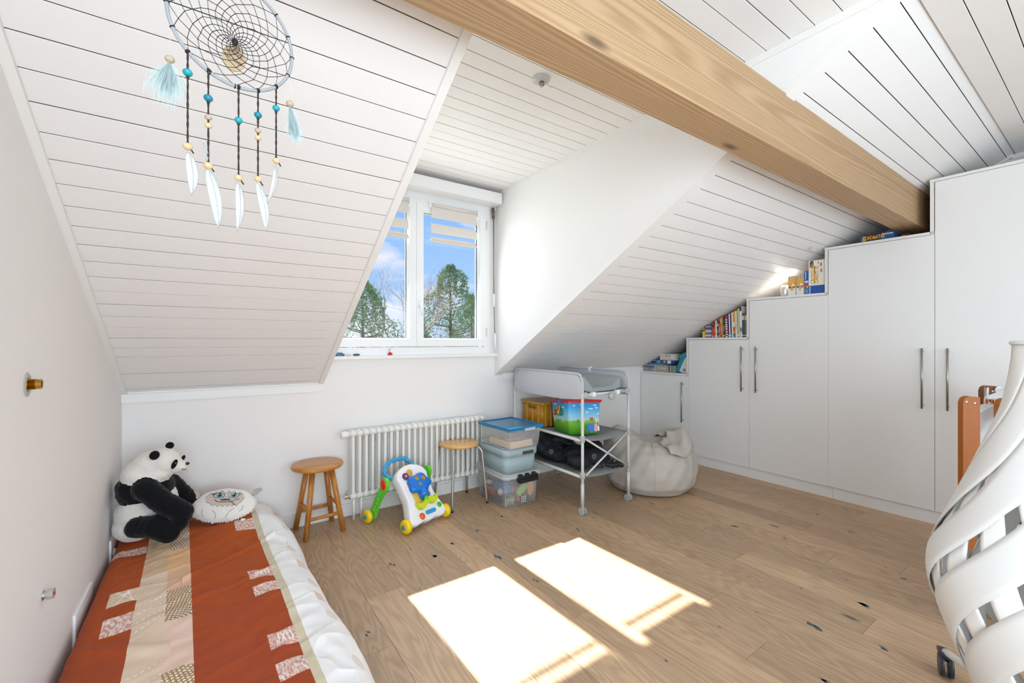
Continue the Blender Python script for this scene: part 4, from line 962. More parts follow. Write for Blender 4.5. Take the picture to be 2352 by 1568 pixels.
el_ = rp_.color_ramp.elements; el_[0].position = 0; el_[0].color = (*hx('4faa22'), 1); el_[1].position = 1; el_[1].color = (*hx('1f8fd8'), 1)
for p_, c_ in ((.25, '78c238'), (.40, '8fcf4c'), (.44, 'b5dfe0'), (.58, '8bd0f2'), (.8, '43aae6')): q_ = el_.new(p_); q_.color = (*hx(c_), 1)
b = MB().use(bp_); R = []
for z_ in (0, .245):
    k_ = 1+.13*z_/.245; ring = []
    for qx, qy, a0 in ((1, 1, 0), (-1, 1, 90), (-1, -1, 180), (1, -1, 270)):
        for q in range(5):
            a = math.radians(a0+22.5*q); r = .02; ring.append(b.bm.verts.new((qx*(.125*k_-r)+r*math.cos(a), qy*(.13*k_-r)+r*math.sin(a), z_)))
    R.append(ring)
for q in range(len(R[0])): b._f([R[0][q], R[0][(q+1) % len(R[0])], R[1][(q+1) % len(R[0])], R[1][q]], True)
b._f(R[0][::-1])
bmesh.ops.remove_doubles(b.bm, verts=b.bm.verts, dist=1e-5)
b.build('bin_body', None, t)
REDL = mat('lid_red', '#d8271c', .3)
MB().rbox(-.152, .152, -.158, .158, .243, .256, .02, zr=.003).rbox(-.148, .148, -.154, .154, .236, .246, .018).build('lid', REDL, t)
MB().box(-.156, -.149, -.055, .005, .226, .250).build('latch', mat('latch_blue', '#1f6fc8', .3), t, bevel=.002)
def FX(y, z): return FACE_MX((-.1265-.017*z/.245-.0012, y, z)) @ Matrix.Rotation(-.068, 4, 'X')
def FY(x, z): return FACE_MY((x, -.1315-.0175*z/.245-.0012, z)) @ Matrix.Rotation(-.068, 4, 'X')
cols = ['2f8fe0', 'f0c818', 'd8322a', '3aa23a', 'f0c818']
def letters(word, cols, x0_, z_, size, M, sp):
    for i, ch in enumerate(word):
        text(ch, size, pmat('14181c'), t, M(x0_+i*sp, z_), name='lettering_outline', ext=.0003, bold=.0048)
        text(ch, size, pmat(cols[i % len(cols)]), t, M(x0_+i*sp, z_) @ Matrix.Translation((0, 0, .001)), name='lettering', ext=.0004, bold=.0018)
t.rotation_mode = 'QUATERNION'; t.rotation_quaternion = (Matrix.Rotation(math.radians(-6.), 3, Vector((.8212, -.5707, 0))) @ Matrix.Rotation(math.radians(-14), 3, 'Z')).to_quaternion(); t.location = (2.33, 2.48, .490)
letters('SUPER', ['2f8fe0', 'f0c818', 'd8322a', 'f0c818', '3aa23a'], -.044, .192, .044, lambda a, z_: FX(-a+.02, z_), .0225)
letters('MARIO', ['d8322a', '3aa23a', 'f0c818', '2f8fe0', '3aa23a'], -.056, .155, .052, lambda a, z_: FX(-a+.02, z_), .0285)
def disc(M, rx, rz, m, name, h=.0006):
    MB().prism([(M @ Vector((rx*math.cos(a), rz*math.sin(a), 0))) for a in [q*PI/9 for q in range(18)]], (M.to_3x3() @ Vector((0, 0, h)))).build(name, m, t)
WC = pmat('dff0f6')
for x, z, rx in ((-.03, .222, .016), (.05, .190, .020), (.085, .215, .017), (.10, .196, .014), (.02, .165, .012), (-.095, .214, .012), (.115, .15, .009)): disc(FY(x, z), rx, .0045, WC, 'cloud_print')
for y, z, rx in ((.07, .22, .016), (-.06, .20, .016), (.02, .17, .012)): disc(FX(y, z), rx, .005, WC, 'cloud_print')
for x, z, rx, rz, c in ((-.055, .098, .010, .013, '2f9a3a'), (-.09, .09, .005, .007, '3f8f5a'), (.10, .10, .006, .02, 'e9e4d2'), (.115, .105, .005, .022, 'e0dccb'), (.0, .105, .005, .016, 'c9d8e0'), (-.02, .10, .006, .012, '7fb0d8')): disc(FY(x, z), rx, rz, pmat(c), 'landscape_print')
for y, z, rx, rz, c in ((.04, .095, .009, .012, '2f9a3a'), (-.05, .10, .006, .016, 'c9d8e0'), (.09, .10, .006, .014, 'e0dccb')): disc(FX(y, z), rx, rz, pmat(c), 'landscape_print')
for x, z, rx, rz, c in ((.055, .055, .030, .045, '3a7fc0'), (.095, .05, .018, .035, 'e0a5b8'), (.02, .045, .018, .035, '3f7a4a'), (.06, .11, .016, .014, 'c9503a'), (.12, .04, .01, .022, 'ecdcd2')): disc(FY(x, z), rx, rz, pmat(c), 'colour_patch_print')
AM = mat('amber_clear', '#c98a25', .25, alpha=.82)
t = thing('toy_crate', 'amber translucent plastic crate with lid behind the printed bin', 'storage box', (2.35, 2.895, .497))
MB().tub(2.215, 2.49, 2.755, 3.02, .498, .678, .018, .003, top=1.03).build('tub', AM, t)
MB().rbox(2.200, 2.50, 2.735, 3.035, .676, .700, .02, zr=.004).build('lid', mat('amber_lid', '#b9822a', .3), t)
for y in (2.79, 2.87, 2.95): MB().box(2.206, 2.213, y, y+.012, .50, .678).build('rib', mat('amber_rib', '#d09a3c', .3), t)
for x in (2.24, 2.30, 2.40): MB().box(x, x+.012, 2.746, 2.753, .50, .678).build('rib', MATS['amber_rib'], t)
MB().box(2.205, 2.208, 2.835, 2.925, .640, .662).build('handle_slot', mat('slot_brown', '#6d5424', .8), t)
b = MB()
for q in range(22):
    s_ = random.uniform(.012, .028); b.use([TRD, TCR, mat('toy_brown', '#8a5a34', .6), TBL][q % 4]).rbox(-s_, s_, -s_, s_, -s_*.5, s_*.5, .004, seg=1, M=Matrix.Translation((random.uniform(2.25, 2.45), random.uniform(2.79, 2.97), random.uniform(.515, .61))) @ Matrix.Rotation(random.uniform(0, 3), 4, 'X'))
o = b.build('crate_contents'); o['kind'] = 'stuff'; tag(o, 'jumble of small things inside the amber crate', 'toys')

# ================================================================== FOLDED STROLLER ON THE LOWER SHELF
BF = mat('black_stroller_fabric', '#1b1c22', .75, bump=.5, bscale=35); BF2 = mat('stroller_fold', '#22242c', .6, bump=.5, bscale=30)
t = thing('folded_stroller', 'black folded stroller lying on the lower shelf of the changing table', 'stroller', (2.34, 2.57, .24))
els = []
for i in range(9):
    f = i/8; els.append(((2.26+.06*math.sin(f*5), 2.36+.52*f, .31+.03*f+.02*math.sin(f*9)), (.10, .09, .055+.02*f), None, 'a'))
    els.append(((2.40, 2.34+.54*f, .315+.035*f+.015*math.cos(f*8)), (.09, .085, .06), None, 'a'))
els += [((2.45, 2.42, .38), (.055, .09, .07), None, 'a'), ((2.30, 2.70, .42), (.10, .12, .05), None, 'a'), ((2.24, 2.82, .44), (.08, .10, .05), None, 'a')]
blob('fabric_body', els, {'a': BF}, t, voxel=.009, smooth=4, disp=.018, dscale=13)
for i, (a, b_) in enumerate((((2.17, 2.86, .40), (2.46, 2.255, .275)), ((2.20, 2.84, .45), (2.50, 2.245, .30)), ((2.16, 2.80, .345), (2.40, 2.26, .265)))):
    P = curve([a, Vector(a).lerp(Vector(b_), .5)+Vector((-.03, -.015, .015)), b_], 8); MB().tube(P, .011, n=10).build('frame_tube', mat('navy_tube', '#232a38', .35), t)
for x, y in ((2.46, 2.245), (2.50, 2.23), (2.425, 2.25)):
    c = Vector((x, y, .283)); b = MB().cyl(c, c+Vector((.035, -.05, -.008)), .019, .021, n=18, caps=False).cyl(c, c+Vector((.033, -.047, -.0075)), .014, n=14); b.build('handle_grip', BLACK, t)
MB().box(2.40, 2.47, 2.255, 2.285, .30, .345, M=None).build('hinge_block', BLACK, t, bevel=.006)
def ring_logo(c, r, M):
    b = MB(); b.tube([Vector(c)+(M @ Vector((r*math.cos(a), 0, r*math.sin(a)))) for a in [q*PI/9 for q in range(18)]], .0011, n=5, closed=True)
    b.tube([Vector(c)+(M @ Vector((-r*.7, 0, r*.7))), Vector(c), Vector(c)+(M @ Vector((r*.7, 0, r*.7)))], .0011, n=5); b.tube([Vector(c), Vector(c)+(M @ Vector((0, 0, -r)))], .0011, n=5); o = b.build('round_emblem', mat('emblem_grey', '#b9bcc2', .4), t)
ring_logo((2.148, 2.56, .350), .017, rot('Z', -80)); ring_logo((2.31, 2.263, .355), .018, rot('Z', -5))

# ================================================================== BEANBAG
BBM = mat('beige_beanbag_cloth', '#b9b2a8', .75, bump=.12, bscale=14, var=.015, vscale=5)
t = thing('beanbag', 'large slumped beige beanbag between changing table and cupboards', 'beanbag', (3.02, 2.36, 0))
C = Vector((3.005, 2.315, 0))
def bag(u, v):
    a = 2*PI*u; fl_ = v
    # profile: bottom 0..0.12 flat, then bulging side, then top slumping
    pr = [(0, 0), (.22, 0), (.315, .012), (.362, .07), (.375, .15), (.365, .235), (.325, .315), (.25, .365), (.16, .385), (.06, .385), (0, .38)]
    k = fl_*(len(pr)-1); i = min(int(k), len(pr)-2); f = k-i
    r = lerp(pr[i][0], pr[i+1][0], f); z = lerp(pr[i][1], pr[i+1][1], f)
    x, y = math.cos(a)*r, math.sin(a)*r
    # view-left/back lump and right/front fold as a real asymmetric slump
    la = math.atan2(.33, -.25)
    d1 = math.hypot(x-(-.19), y-.20); z += .135*math.exp(-(d1/.17)**2)*min(1, z/.2)
    d2 = math.hypot(x-.23, y-(-.16)); z += .085*math.exp(-(d2/.13)**2)*min(1, z/.25)
    d3 = math.hypot(x-.02, y+.02); z -= .035*math.exp(-(d3/.14)**2)*min(1, z/.3)
    n = .010*math.sin(9*a+z*18)*math.sin(PI*min(1, z/.4))*(r/.37)+.006*math.sin(17*a-z*30)*(r/.37)*min(1, z/.1)
    n += .012*noise.noise(Vector((x*6, y*6, z*6)))
    return C+Vector((x*(1+n*2.2), y*(1+n*2.2), max(0, z+(n*.8 if z > .03 else 0))))
o = MB().grid(bag, 96, 60, closed_u=True).build('bag', BBM, t)
for a0 in (-2.35, -1.05, .3, 1.6, 2.8):
    P = []
    for q in range(4, 50): v = q/60; P.append(bag((a0/(2*PI)) % 1, v)+Vector((0, 0, .001)))
    MB().tube(P, .0026, n=6).build('seam', BBM, t)
def flap(u, v):
    a = lerp(-2.0, .4, u); r = lerp(.14, .345, v); x, y = math.cos(a)*r, math.sin(a)*r
    z = .375+.095*math.exp(-(math.hypot(x-.23, y+.16)/.15)**2)+.018*math.sin(a*7+v*3)+.012*math.sin(v*9+u*4)-.085*max(0, v-.6)**1.2*2.2
    return C+Vector((x, y, z+.012))
o = MB().grid(flap, 40, 16).build('folded_flap', BBM, t); sd = o.modifiers.new('s', 'SOLIDIFY'); sd.thickness = .010

# ================================================================== BED
t = thing('mattress', 'low white mattress on the floor under the patterned duvet', 'mattress', (-.03, 2.0, 0))
MB().rbox(-.385, .33, .85, 3.03, .0, .175, .06, zr=.03).build('mattress_core', mat('mattress_cloth', '#d9d6d0', .9), t)
RU, BE1, BE2, PK, DT, TN1, OW = [hx(c) for c in ('ad4e18', 'd2b592', 'ddc7b0', 'deb496', 'a8855c', 'cfc4aa', 'edebea')]
RU2 = hx('a04624'); PT = hx('c98f80'); PTB = hx('d8c0a0'); WHC = hx('efe9e2')
def pattern(u, y):
    """u: shear-corrected position across the bed, y along it"""
    wob = .006*math.sin(y*9)+.003*math.sin(y*23)
    # main stripes
    if u > .212: 
        c = OW
        for yc, uc in ((2.62, .335), (2.35, .31), (1.98, .33), (1.7, .33), (1.42, .34)):
            d = math.hypot((u-uc)*1.4, y-yc)
            if d < .035 and (int((u*1.6+y)*260) % 3 == 0): c = hx('c3a184')
        for yc in (2.17, 1.85, 2.86):
            if .30 < u < .345 and abs(y-yc) < .04: c = hx('d7b8a4') if int((u-y)*330) % 2 else hx('e8ddd4')
        return c
    if u > .184: return TN1
    pats = ((.100, .184, 2.615, 2.735, 'h'), (.100, .184, 2.045, 2.140, 'x'), (.102, .184, 1.905, 1.985, 'h'), (.106, .184, 1.565, 1.650, 'x'), (.106, .184, 1.405, 1.490, 'h'), (.106, .184, 1.0, 1.09, 'x'))
    lp = ((-.326, -.248, 2.10, 2.20, 'b'), (-.322, -.246, 1.915, 2.015, 'h'), (-.38, -.25, 2.585, 2.655, 'h'), (-.32, -.246, 1.42, 1.62, 'd'), (-.38, -.27, 2.86, 2.95, 'd'))
    if -.248 < u < -.166:
        c = BE1 if (y > 2.31 and y < 2.68) else BE2
        for y0_, sl in ((2.62, .45), (2.58, .45), (1.98, .7), (1.93, .7), (2.03, .7), (1.88, .7), (1.62, .8), (1.55, .8), (1.18, .6)):
            yy = y0_+(u+.248)*sl
            if abs(y-yy) < .0032 and int((u+.5)*150) % 2: c = WHC
        if 2.33 > y > 2.31: c = BE1
        return c
    if -.166 <= u < -.090:
        if y > 2.535 or 1.885 < y < 2.115 or 1.30 < y < 1.61 or 2.9 < y or .8 < y < 1.0:
            # curved rows of dots
            cx, cy = (-.20, 2.72) if y > 2.5 else ((-.17, 1.86) if y > 1.7 else (-.18, 1.66))
            r = math.hypot(u-cx, y-cy); a = math.atan2(y-cy, u-cx); row = int(r/.0118); fr = r/.0118-row
            na = max(6, int(2*PI*max(row, 1)*.0118/.0105)); fa = (a/(2*PI)*na+row*.5) % 1
            return WHC if (.22 < fr < .74 and .25 < fa < .80) else DT
        return hx('e3b58a') if y > 2.3 else (PK if y > 2.115 else hx('e2c5b4'))
    f_y = max(0, min(1, (y-1.6)/.8)); c = tuple(lerp(RU2[q], RU[q], f_y) for q in range(3))
    for a, b_, ya, yb, k in pats+lp:
        e_ = 0
        if a+e_ < u < b_ and ya+.0+.25*(u-a)*0 < y < yb:
            if k == 'h':
                q = noise.noise(Vector((u*160, y*60, 3))); c = tuple(lerp(PT[i], WHC[i], max(0, min(1, .35+q))) for i in range(3))
                if int((u*1.3+y)*170) % 5 == 0 and int((u-y)*200) % 3 == 0: c = WHC
            elif k == 'x':
                q = noise.noise(Vector((u*120, y*120, 3))); c = tuple(lerp(PT[i], WHC[i], max(0, min(1, .25+q*.8))) for i in range(3))
                f = (u-a)/(b_-a); g = (y-ya)/(yb-ya)
                for p, q_ in (((.35, .2), (.38, .8)), ((.45, .2), (.62, .85)), ((.62, .2), (.46, .85)), ((.72, .25), (.68, .8)), ((.80, .8), (.88, .3)), ((.27, .15), (.28, .45))):
                    dx, dy = q_[0]-p[0], q_[1]-p[1]; tt = max(0, min(1, ((f-p[0])*dx+(g-p[1])*dy)/(dx*dx+dy*dy)))
                    if math.hypot((f-p[0]-dx*tt)*(b_-a), (g-p[1]-dy*tt)*(yb-ya)) < .0019: c = WHC
            elif k == 'b':
                c = PTB if (int(u*420) % 2 or int(y*300) % 3) else WHC
                f = (u-a)/(b_-a); g = (y-ya)/(yb-ya)
                if abs((f-.5)-(g-.5)*.4) < .03 or abs((f-.72)+(g-.5)*.3) < .03 or abs((f-.55)+(g-.5)*.7) < .03: c = WHC
            else:
                c = DT if (int(u*190) % 2 and int(y*150) % 2) else WHC
    return c
NU, NV = 430, 800; Y0_, Y1_ = .86, 3.07; ARC = .96; U0 = -.49
def wr(u, y):
    h = .006*math.sin(y*7+u*5)+.015*noise.noise(Vector((u*3.2, y*2.4, 1.)))+.010*noise.noise(Vector((u*9, y*7+u*6, 5.)))+.0035*noise.noise(Vector((u*16+y*5, y*22-u*9, 7.)))
    r1 = noise.noise(Vector((u*4+y*2.2, y*9-u*5, 2.))); h += .005*max(0, 1-abs(r1)*4)**1.5*(.5+.8*noise.noise(Vector((u*2, y*2, 9))))
    d = u*.85+(2.28-y); h += .011*math.exp(-(d/.020)**2)*(1 if -.12 < u < .26 else .25)
    d = u*.5+(2.06-y)*1.-.04; h += .007*math.exp(-(d/.018)**2)*(1 if -.1 < u < .2 else .2)
    d = -u*.7+(1.88-y)-.25; h += .010*math.exp(-(d/.03)**2)*(1 if u < -.15 else 0)
    return h
ZT = .232
def duv(i, j):
    u = U0+ARC*i/NU; y = Y0_+(Y1_-Y0_)*j/NV
    sh = .045*(2.6-y); fold = .012*math.sin(y*5.2)+.008*math.sin(y*13)
    # cross profile: arc position u -> x,z
    zf = ZT-.028*max(0, (y-2.93)/.14)**2 - .05*max(0, (y-3.03)/.04)**2
    lc, rc = -.335, .205+fold*.6
    if u < lc:
        s_ = lc-u; R = .05; th = min(s_/R, PI/2*.95); x = lc-R*math.sin(th); z = zf-R*(1-math.cos(th))-max(0, s_-R*PI/2*.95)*.98; x -= max(0, s_-R*PI/2*.95)*.03
        x = max(x, -.392)
    elif u > rc:
        s_ = u-rc; R = .17; th = min(s_/R, 1.02); x = rc+R*math.sin(th); z = zf-R*(1-math.cos(th)); rem = max(0, s_-R*1.02); x += rem*math.cos(1.02+.15); z -= rem*math.sin(1.02+.15)
        z = max(z, .008+.004*math.sin(y*9))
    else: x, z = u, zf
    w = 1. if lc < u < rc+.1 else .45
    z = max(.006, z+wr(u, y)*w)
    return (max(-.394, x+(sh if u > -.2 else sh*max(0, (u+.45)/.25))), y, z)
bm2 = bmesh.new(); VV = [[bm2.verts.new(duv(i, j)) for i in range(NU+1)] for j in range(NV+1)]
cols_ = []
for j in range(NV):
    for i in range(NU):
        f = bm2.faces.new((VV[j][i], VV[j][i+1], VV[j+1][i+1], VV[j+1][i])); f.smooth = True
        cols_.append(pattern(U0+ARC*(i+.5)/NU, Y0_+(Y1_-Y0_)*(j+.5)/NV+.05*(U0+ARC*(i+.5)/NU)))
me = bpy.data.meshes.new('duvet'); bm2.to_mesh(me); bm2.free()
ca = me.color_attributes.new('col', 'FLOAT_COLOR', 'CORNER'); flat_ = []
for c in cols_: flat_ += [c[0], c[1], c[2], 1.]*4
ca.data.foreach_set('color', flat_)
me.materials.append(vcol_mat('printed_cotton', .9, .25, 600., .04, .001))
du = tag(place(me, 'duvet'), 'rust, beige and white printed duvet spread over the low mattress', 'duvet')

# ================================================================== PANDA
t = thing('plush_panda', 'large black and white plush panda sitting in the corner on the bed', 'soft toy', (-.25, 2.73, .24))
FW = mat('panda_white_plush', '#e3dfd8', .95, bump=.5, bscale=260, sheen=.4, spec=.1); FB = mat('panda_black_plush', '#121317', .9, bump=.6, bscale=240, sheen=.12, spec=.1)
E3 = lambda c, r, M=None, k='w': (c, r, M, k)
def seg(a, b_, r0, r1, k, n=5):
    a, b_ = Vector(a), Vector(b_); return [E3(tuple(a.lerp(b_, i/(n-1))), (lerp(r0, r1, i/(n-1)),)*3, None, k) for i in range(n)]
els = [E3((-.200, 2.735, .606), (.074, .066, .066), rot('Y', 20), 'w'), E3((-.150, 2.715, .585), (.045, .040, .036), rot('Y', 25), 'w'), E3((-.130, 2.705, .580), (.030, .031, .029), None, 'w'),
       E3((-.255, 2.750, .597), (.070, .074, .064), rot('Y', -35), 'w'), E3((-.292, 2.765, .555), (.072, .090, .068), rot('Y', -45), 'w'), E3((-.225, 2.74, .555), (.070, .070, .045), None, 'w'),
       E3((-.295, 2.775, .470), (.088, .105, .070), None, 'b'), E3((-.225, 2.775, .480), (.070, .095, .060), None, 'b'), E3((-.315, 2.77, .500), (.070, .09, .05), None, 'b'),
       E3((-.290, 2.770, .370), (.098, .110, .090), None, 'w'), E3((-.300, 2.760, .310), (.094, .11, .07), None, 'w'), E3((-.205, 2.775, .400), (.062, .085, .085), None, 'w'), E3((-.225, 2.77, .33), (.09, .09, .075), None, 'w')]
els += seg((-.262, 2.675, .500), (-.190, 2.625, .435), .052, .050, 'b') + seg((-.190, 2.625, .435), (-.118, 2.600, .385), .050, .046, 'b') + seg((-.118, 2.600, .385), (-.128, 2.59, .335), .044, .036, 'b', 3)
els += seg((-.288, 2.655, .330), (-.225, 2.612, .335), .047, .050, 'b') + seg((-.225, 2.612, .335), (-.175, 2.59, .300), .050, .042, 'b') + [E3((-.168, 2.585, .290), (.042, .036, .036), None, 'b')]
els += seg((-.175, 2.83, .475), (-.115, 2.865, .385), .042, .038, 'b') + seg((-.115, 2.865, .385), (-.070, 2.87, .300), .038, .036, 'b') + seg((-.19, 2.85, .31), (-.09, 2.87, .30), .05, .045, 'b')
bd = blob('body', els, {'w': FW, 'b': FB}, t, voxel=.0065, smooth=7, disp=.003, dscale=60)
MB().ball((-.228, 2.672, .655), (.020, .013, .022), rot('Y', 20)).build('ear', FB, t); MB().ball((-.178, 2.79, .672), (.018, .012, .018)).build('ear', FB, t)
MB().ball((-.153, 2.674, .600), (.0105, .008, .024), rot('Y', 22)).build('eye_patch', FB, t); MB().ball((-.122, 2.742, .610), (.008, .010, .016), rot('Y', 22)).build('eye_patch', FB, t)
EYE = mat('glass_eye', '#2a1c12', .05, spec=.9)
MB().ball((-.148, 2.6655, .606), .0055).build('eye', EYE, t); MB().ball((-.115, 2.738, .614), .004).build('eye', EYE, t)
MB().ball((-.102, 2.690, .592), (.0085, .010, .0075)).build('nose', mat('panda_nose', '#1c1a1a', .35), t)
MB().tube(curve([(-.124, 2.674, .572), (-.114, 2.674, .566), (-.106, 2.680, .567)], 4), .0014, n=6).build('mouth', FB, t)

# ================================================================== FUZZY FACE CUSHION
nC = Vector((-.02, -.62, .78)).normalized(); uC = Vector((1, -.17, -.07)); uC = (uC-nC*uC.dot(nC)).normalized(); vC = nC.cross(uC).normalized()
cC = Vector((.053, 2.800, .316)); MC = RM(uC, vC, nC)
def CP(x, y, h=0.): return cC+uC*x+vC*y+nC*h
t = thing('face_cushion', 'round white furry cushion with a printed monster face and grey ears', 'cushion', tuple(cC))
CW = mat('cushion_white', '#e6e3dd', .9, bump=.2, bscale=60, sheen=.3); FUR = mat('cushion_fur', '#e2dfd8', .95, bump=.5, bscale=150)
RX, RY = .146, .098
def dome(x, y):
    q = 1-(x/RX)**2-(y/RY)**2; return .040*max(0, q)**.42
def top(u, v):
    a = 2*PI*u; r = v; k = 1+.012*math.sin(9*a); x, y = RX*r*math.cos(a)*k, RY*r*math.sin(a)*k; return CP(x, y, dome(x/k, y/k)+.002*noise.noise(Vector((x*40, y*40, 0))))
def bot(u, v):
    a = 2*PI*u; r = v; k = 1+.012*math.sin(9*a); x, y = RX*r*math.cos(a)*k, RY*r*math.sin(a)*k; return CP(x, y, -dome(x/k, y/k)*.8)
b = MB().grid(top, 64, 18, closed_u=True).grid(bot, 64, 18, closed_u=True); bmesh.ops.remove_doubles(b.bm, verts=b.bm.verts, dist=1e-4); b.build('cushion_body', CW, t)
b = MB()
for i in range(520):
    a = random.uniform(0, 2*PI); k = 1+.012*math.sin(9*a); x, y = RX*k*math.cos(a)*.985, RY*k*math.sin(a)*.985; d = Vector((math.cos(a), math.sin(a)*1.3, random.uniform(-.9, .5))).normalized()*random.uniform(.007, .013)
    p0 = CP(x, y, random.uniform(-.004, .004)); d3 = uC*d.x+vC*d.y+nC*d.z; s_ = d3.cross(nC).normalized()*.0016
    b._f([b.bm.verts.new(p0-s_), b.bm.verts.new(p0+s_), b.bm.verts.new(p0+d3)])
f_ = b.build('fur_edge', FUR, t); f_['kind'] = 'stuff'
def decal(pts, m, name, h=.0012, th=.0008):     # printed shape that follows the dome
    b = MB(); n = len(pts); cx = sum(p[0] for p in pts)/n; cy = sum(p[1] for p in pts)/n
    def P(x, y, e_): return CP(x, y, dome(x, y)+h+e_)
    rings = []
    for k in (0, .35, .7, 1.): 
        rings.append([b.bm.verts.new(P(cx+(x-cx)*k, cy+(y-cy)*k, 0)) for x, y in pts] if k else [b.bm.verts.new(P(cx, cy, 0))])
    for i in range(n): b._f([rings[0][0], rings[1][i], rings[1][(i+1) % n]], True)
    for a, c in zip(rings[1:], rings[2:]):
        for i in range(n): b._f([a[i], c[i], c[(i+1) % n], a[(i+1) % n]], True)
    return b.build(name, m, t)
FACE = mat('print_face', '#cdbcb0', .9); LINE = mat('print_line', '#8d8782', .9)
facep = []
up_ = [(-.090, .030), (-.078, .050), (-.068, .060), (-.062, .046), (-.045, .066), (-.036, .050), (-.022, .072), (-.004, .050), (.004, .046), (.012, .070), (.022, .050), (.040, .060), (.050, .044), (.064, .056), (.082, .040)]
dn_ = [(.090, .015), (.082, -.008), (.070, -.020), (.060, -.034), (.052, -.022), (.040, -.036), (.030, -.024), (.018, -.036), (.008, -.024), (-.004, -.036), (-.014, -.022), (-.028, -.032), (-.038, -.018), (-.052, -.026), (-.062, -.010), (-.080, .000)]
facep = up_+dn_
decal(facep, FACE, 'face_print')
def line(pts, r=.0011, m=LINE, name='outline_print', h=.0022):
    MB().tube([CP(x, y, dome(x, y)+h) for x, y in pts], r, n=5).build(name, m, t)
line(up_, .0008); line(dn_, .0008)
EW = pmat('d9e3e2'); EI = pmat('4f93a3'); EK = pmat('1d2328')
for ex, ey in ((-.028, .034), (.038, .030)):
    el = lambda rx, ry, dx=0, dy=0: [(ex+dx+rx*math.cos(q*PI/9), ey+dy+ry*math.sin(q*PI/9)) for q in range(18)]
    decal(el(.0250, .0150), EK, 'eye_outline', .002); decal(el(.0220, .0125), EW, 'eye_white', .0026); decal(el(.0150, .0118, .001), EI, 'iris', .0032); decal(el(.0080, .0080, .001), EK, 'pupil', .0038); decal(el(.0026, .0024, -.004, .004), EW, 'eye_glint', .0044)
    sg = -1 if ex < 0 else 1
    for q in range(3): line([(ex+sg*(.020+q*.003), ey+.010-q*.003), (ex+sg*(.029+q*.002), ey+.018-q*.005)], .0009, EK, 'eyelash')
decal([(.003+.026*math.cos(q*PI/9), .006+.0065*math.sin(q*PI/9)) for q in range(18)], pmat('5b5450'), 'nose_print', .002)
line([(-.045, .010), (-.030, -.004), (.0, -.008), (.03, -.008), (.055, .006), (.068, .006)], .0022, pmat('7d5f50'), 'mouth_print')
for x in (-.022, .040): decal([(x-.005, -.004), (x+.005, -.004), (x, .006)], EW, 'tooth_print', .0034)
for p in ([(-.088, -.035), (-.090, -.055), (-.080, -.072)], [(-.045, -.050), (-.028, -.070), (-.026, -.090)], [(.020, -.090), (.032, -.062), (.052, -.046)], [(.090, -.030), (.090, -.048), (.078, -.062)]): line(curve([(a, c, 0) for a, c in p], 4) and [(v.x, v.y) for v in curve([(a, c, 0) for a, c in p], 4)], .0010)
EARG = mat('ear_grey', '#b5aea5', .9)
for sx in (-1, 1):
    pts = [(sx*.118, .058), (sx*.130, .084), (sx*.160, .082), (sx*.172, .070), (sx*.146, .050), (sx*.128, .040)]
    MB().prism([CP(x, y, .008+(.012 if i in (2, 3) else 0)) for i, (x, y) in enumerate(pts)], nC*.005).build('ear', EARG, t, bevel=.0015)
MB().box(-.010, .010, -.001, .001, 0, .012, M=Matrix.Translation(CP(.098, -.082, -.01)) @ RM(uC, nC, -vC)).build('care_tag', WHC and mat('care_tag', '#e9e7e2', .8), t)

# ================================================================== DREAMCATCHER
DC = Vector((.032, .89, 1.737)); ax_ = .204; dX = Vector((math.cos(ax_), math.sin(ax_), 0)); R_ = .0935
DP = lambda a, r, back=0.: DC+dX*(math.cos(a)*r)+Vector((0, 0, math.sin(a)*r))+Vector((-math.sin(ax_), math.cos(ax_), 0))*back
t = thing('dreamcatcher', 'grey hoop dreamcatcher with black web, beads and feathers hanging from the beam', 'dreamcatcher', tuple(DC))
HOOP = mat('hoop_grey', '#9c9fa2', .6, bump=.3, bscale=400); CORD = mat('black_cord', '#1d1a18', .8); SUEDE = mat('dark_suede', '#38312d', .9, bump=.3, bscale=300)
MB().tube([DP(2*PI*i/96, R_) for i in range(96)], .0028, n=10, closed=True).build('hoop', HOOP, t)
NH = 16; hk = [math.radians(-180+22.5*i) for i in range(NH)]
for a in hk:
    MB().tube([DP(a, R_)+(DP(a, 1)-DC)*(.0034*math.cos(q*PI/4))+Vector((-math.sin(ax_), math.cos(ax_), 0))*(.0034*math.sin(q*PI/4)) for q in range(8)], .0010, n=5, closed=True).build('hoop_knot', CORD, t)
web = MB(); prev = [(a, R_-.001) for a in hk]; r = R_
radii = [.0820, .0715, .0625, .0545, .0470, .0400, .0335, .0275, .0220, .0170, .0125, .0085]
ctr = Vector((0, 0, 0))
def WP(a, r):        # the web's centre is pulled a little back and down
    f = 1-r/R_; return DP(a, r)+Vector((.002, 0, -.010))*f+Vector((-math.sin(ax_), math.cos(ax_), 0))*(.012*f*f)
for k, rr in enumerate(radii):
    cur = []
    for i in range(NH):
        a0 = prev[i][0]; a1 = prev[(i+1) % NH][0]
        if a1 < a0: a1 += 2*PI
        am = (a0+a1)/2+random.uniform(-.02, .02); q = rr*random.uniform(.97, 1.03); cur.append((am, q))
        P = WP(am, q)
        for aa, rr_ in (prev[i], prev[(i+1) % NH]):
            A_ = WP(aa, rr_); mid = A_.lerp(P, .5); web.tube([A_, mid, P], .00055, n=4, caps=False)
        web.ball(P, .0009, None, 6, 4)
    prev = cur
for i in range(NH): web.tube([WP(*prev[i]), WP(0, .0005)], .0006, n=4, caps=False)
web.ball(WP(0, .001), (.005, .004, .007), None, 10, 6)
w_ = web.build('web', CORD, t)
TAGW = mat('tag_wood', '#c9b08c', .6); tc_ = DP(0, .002, .030)+Vector((.004, 0, -.028))
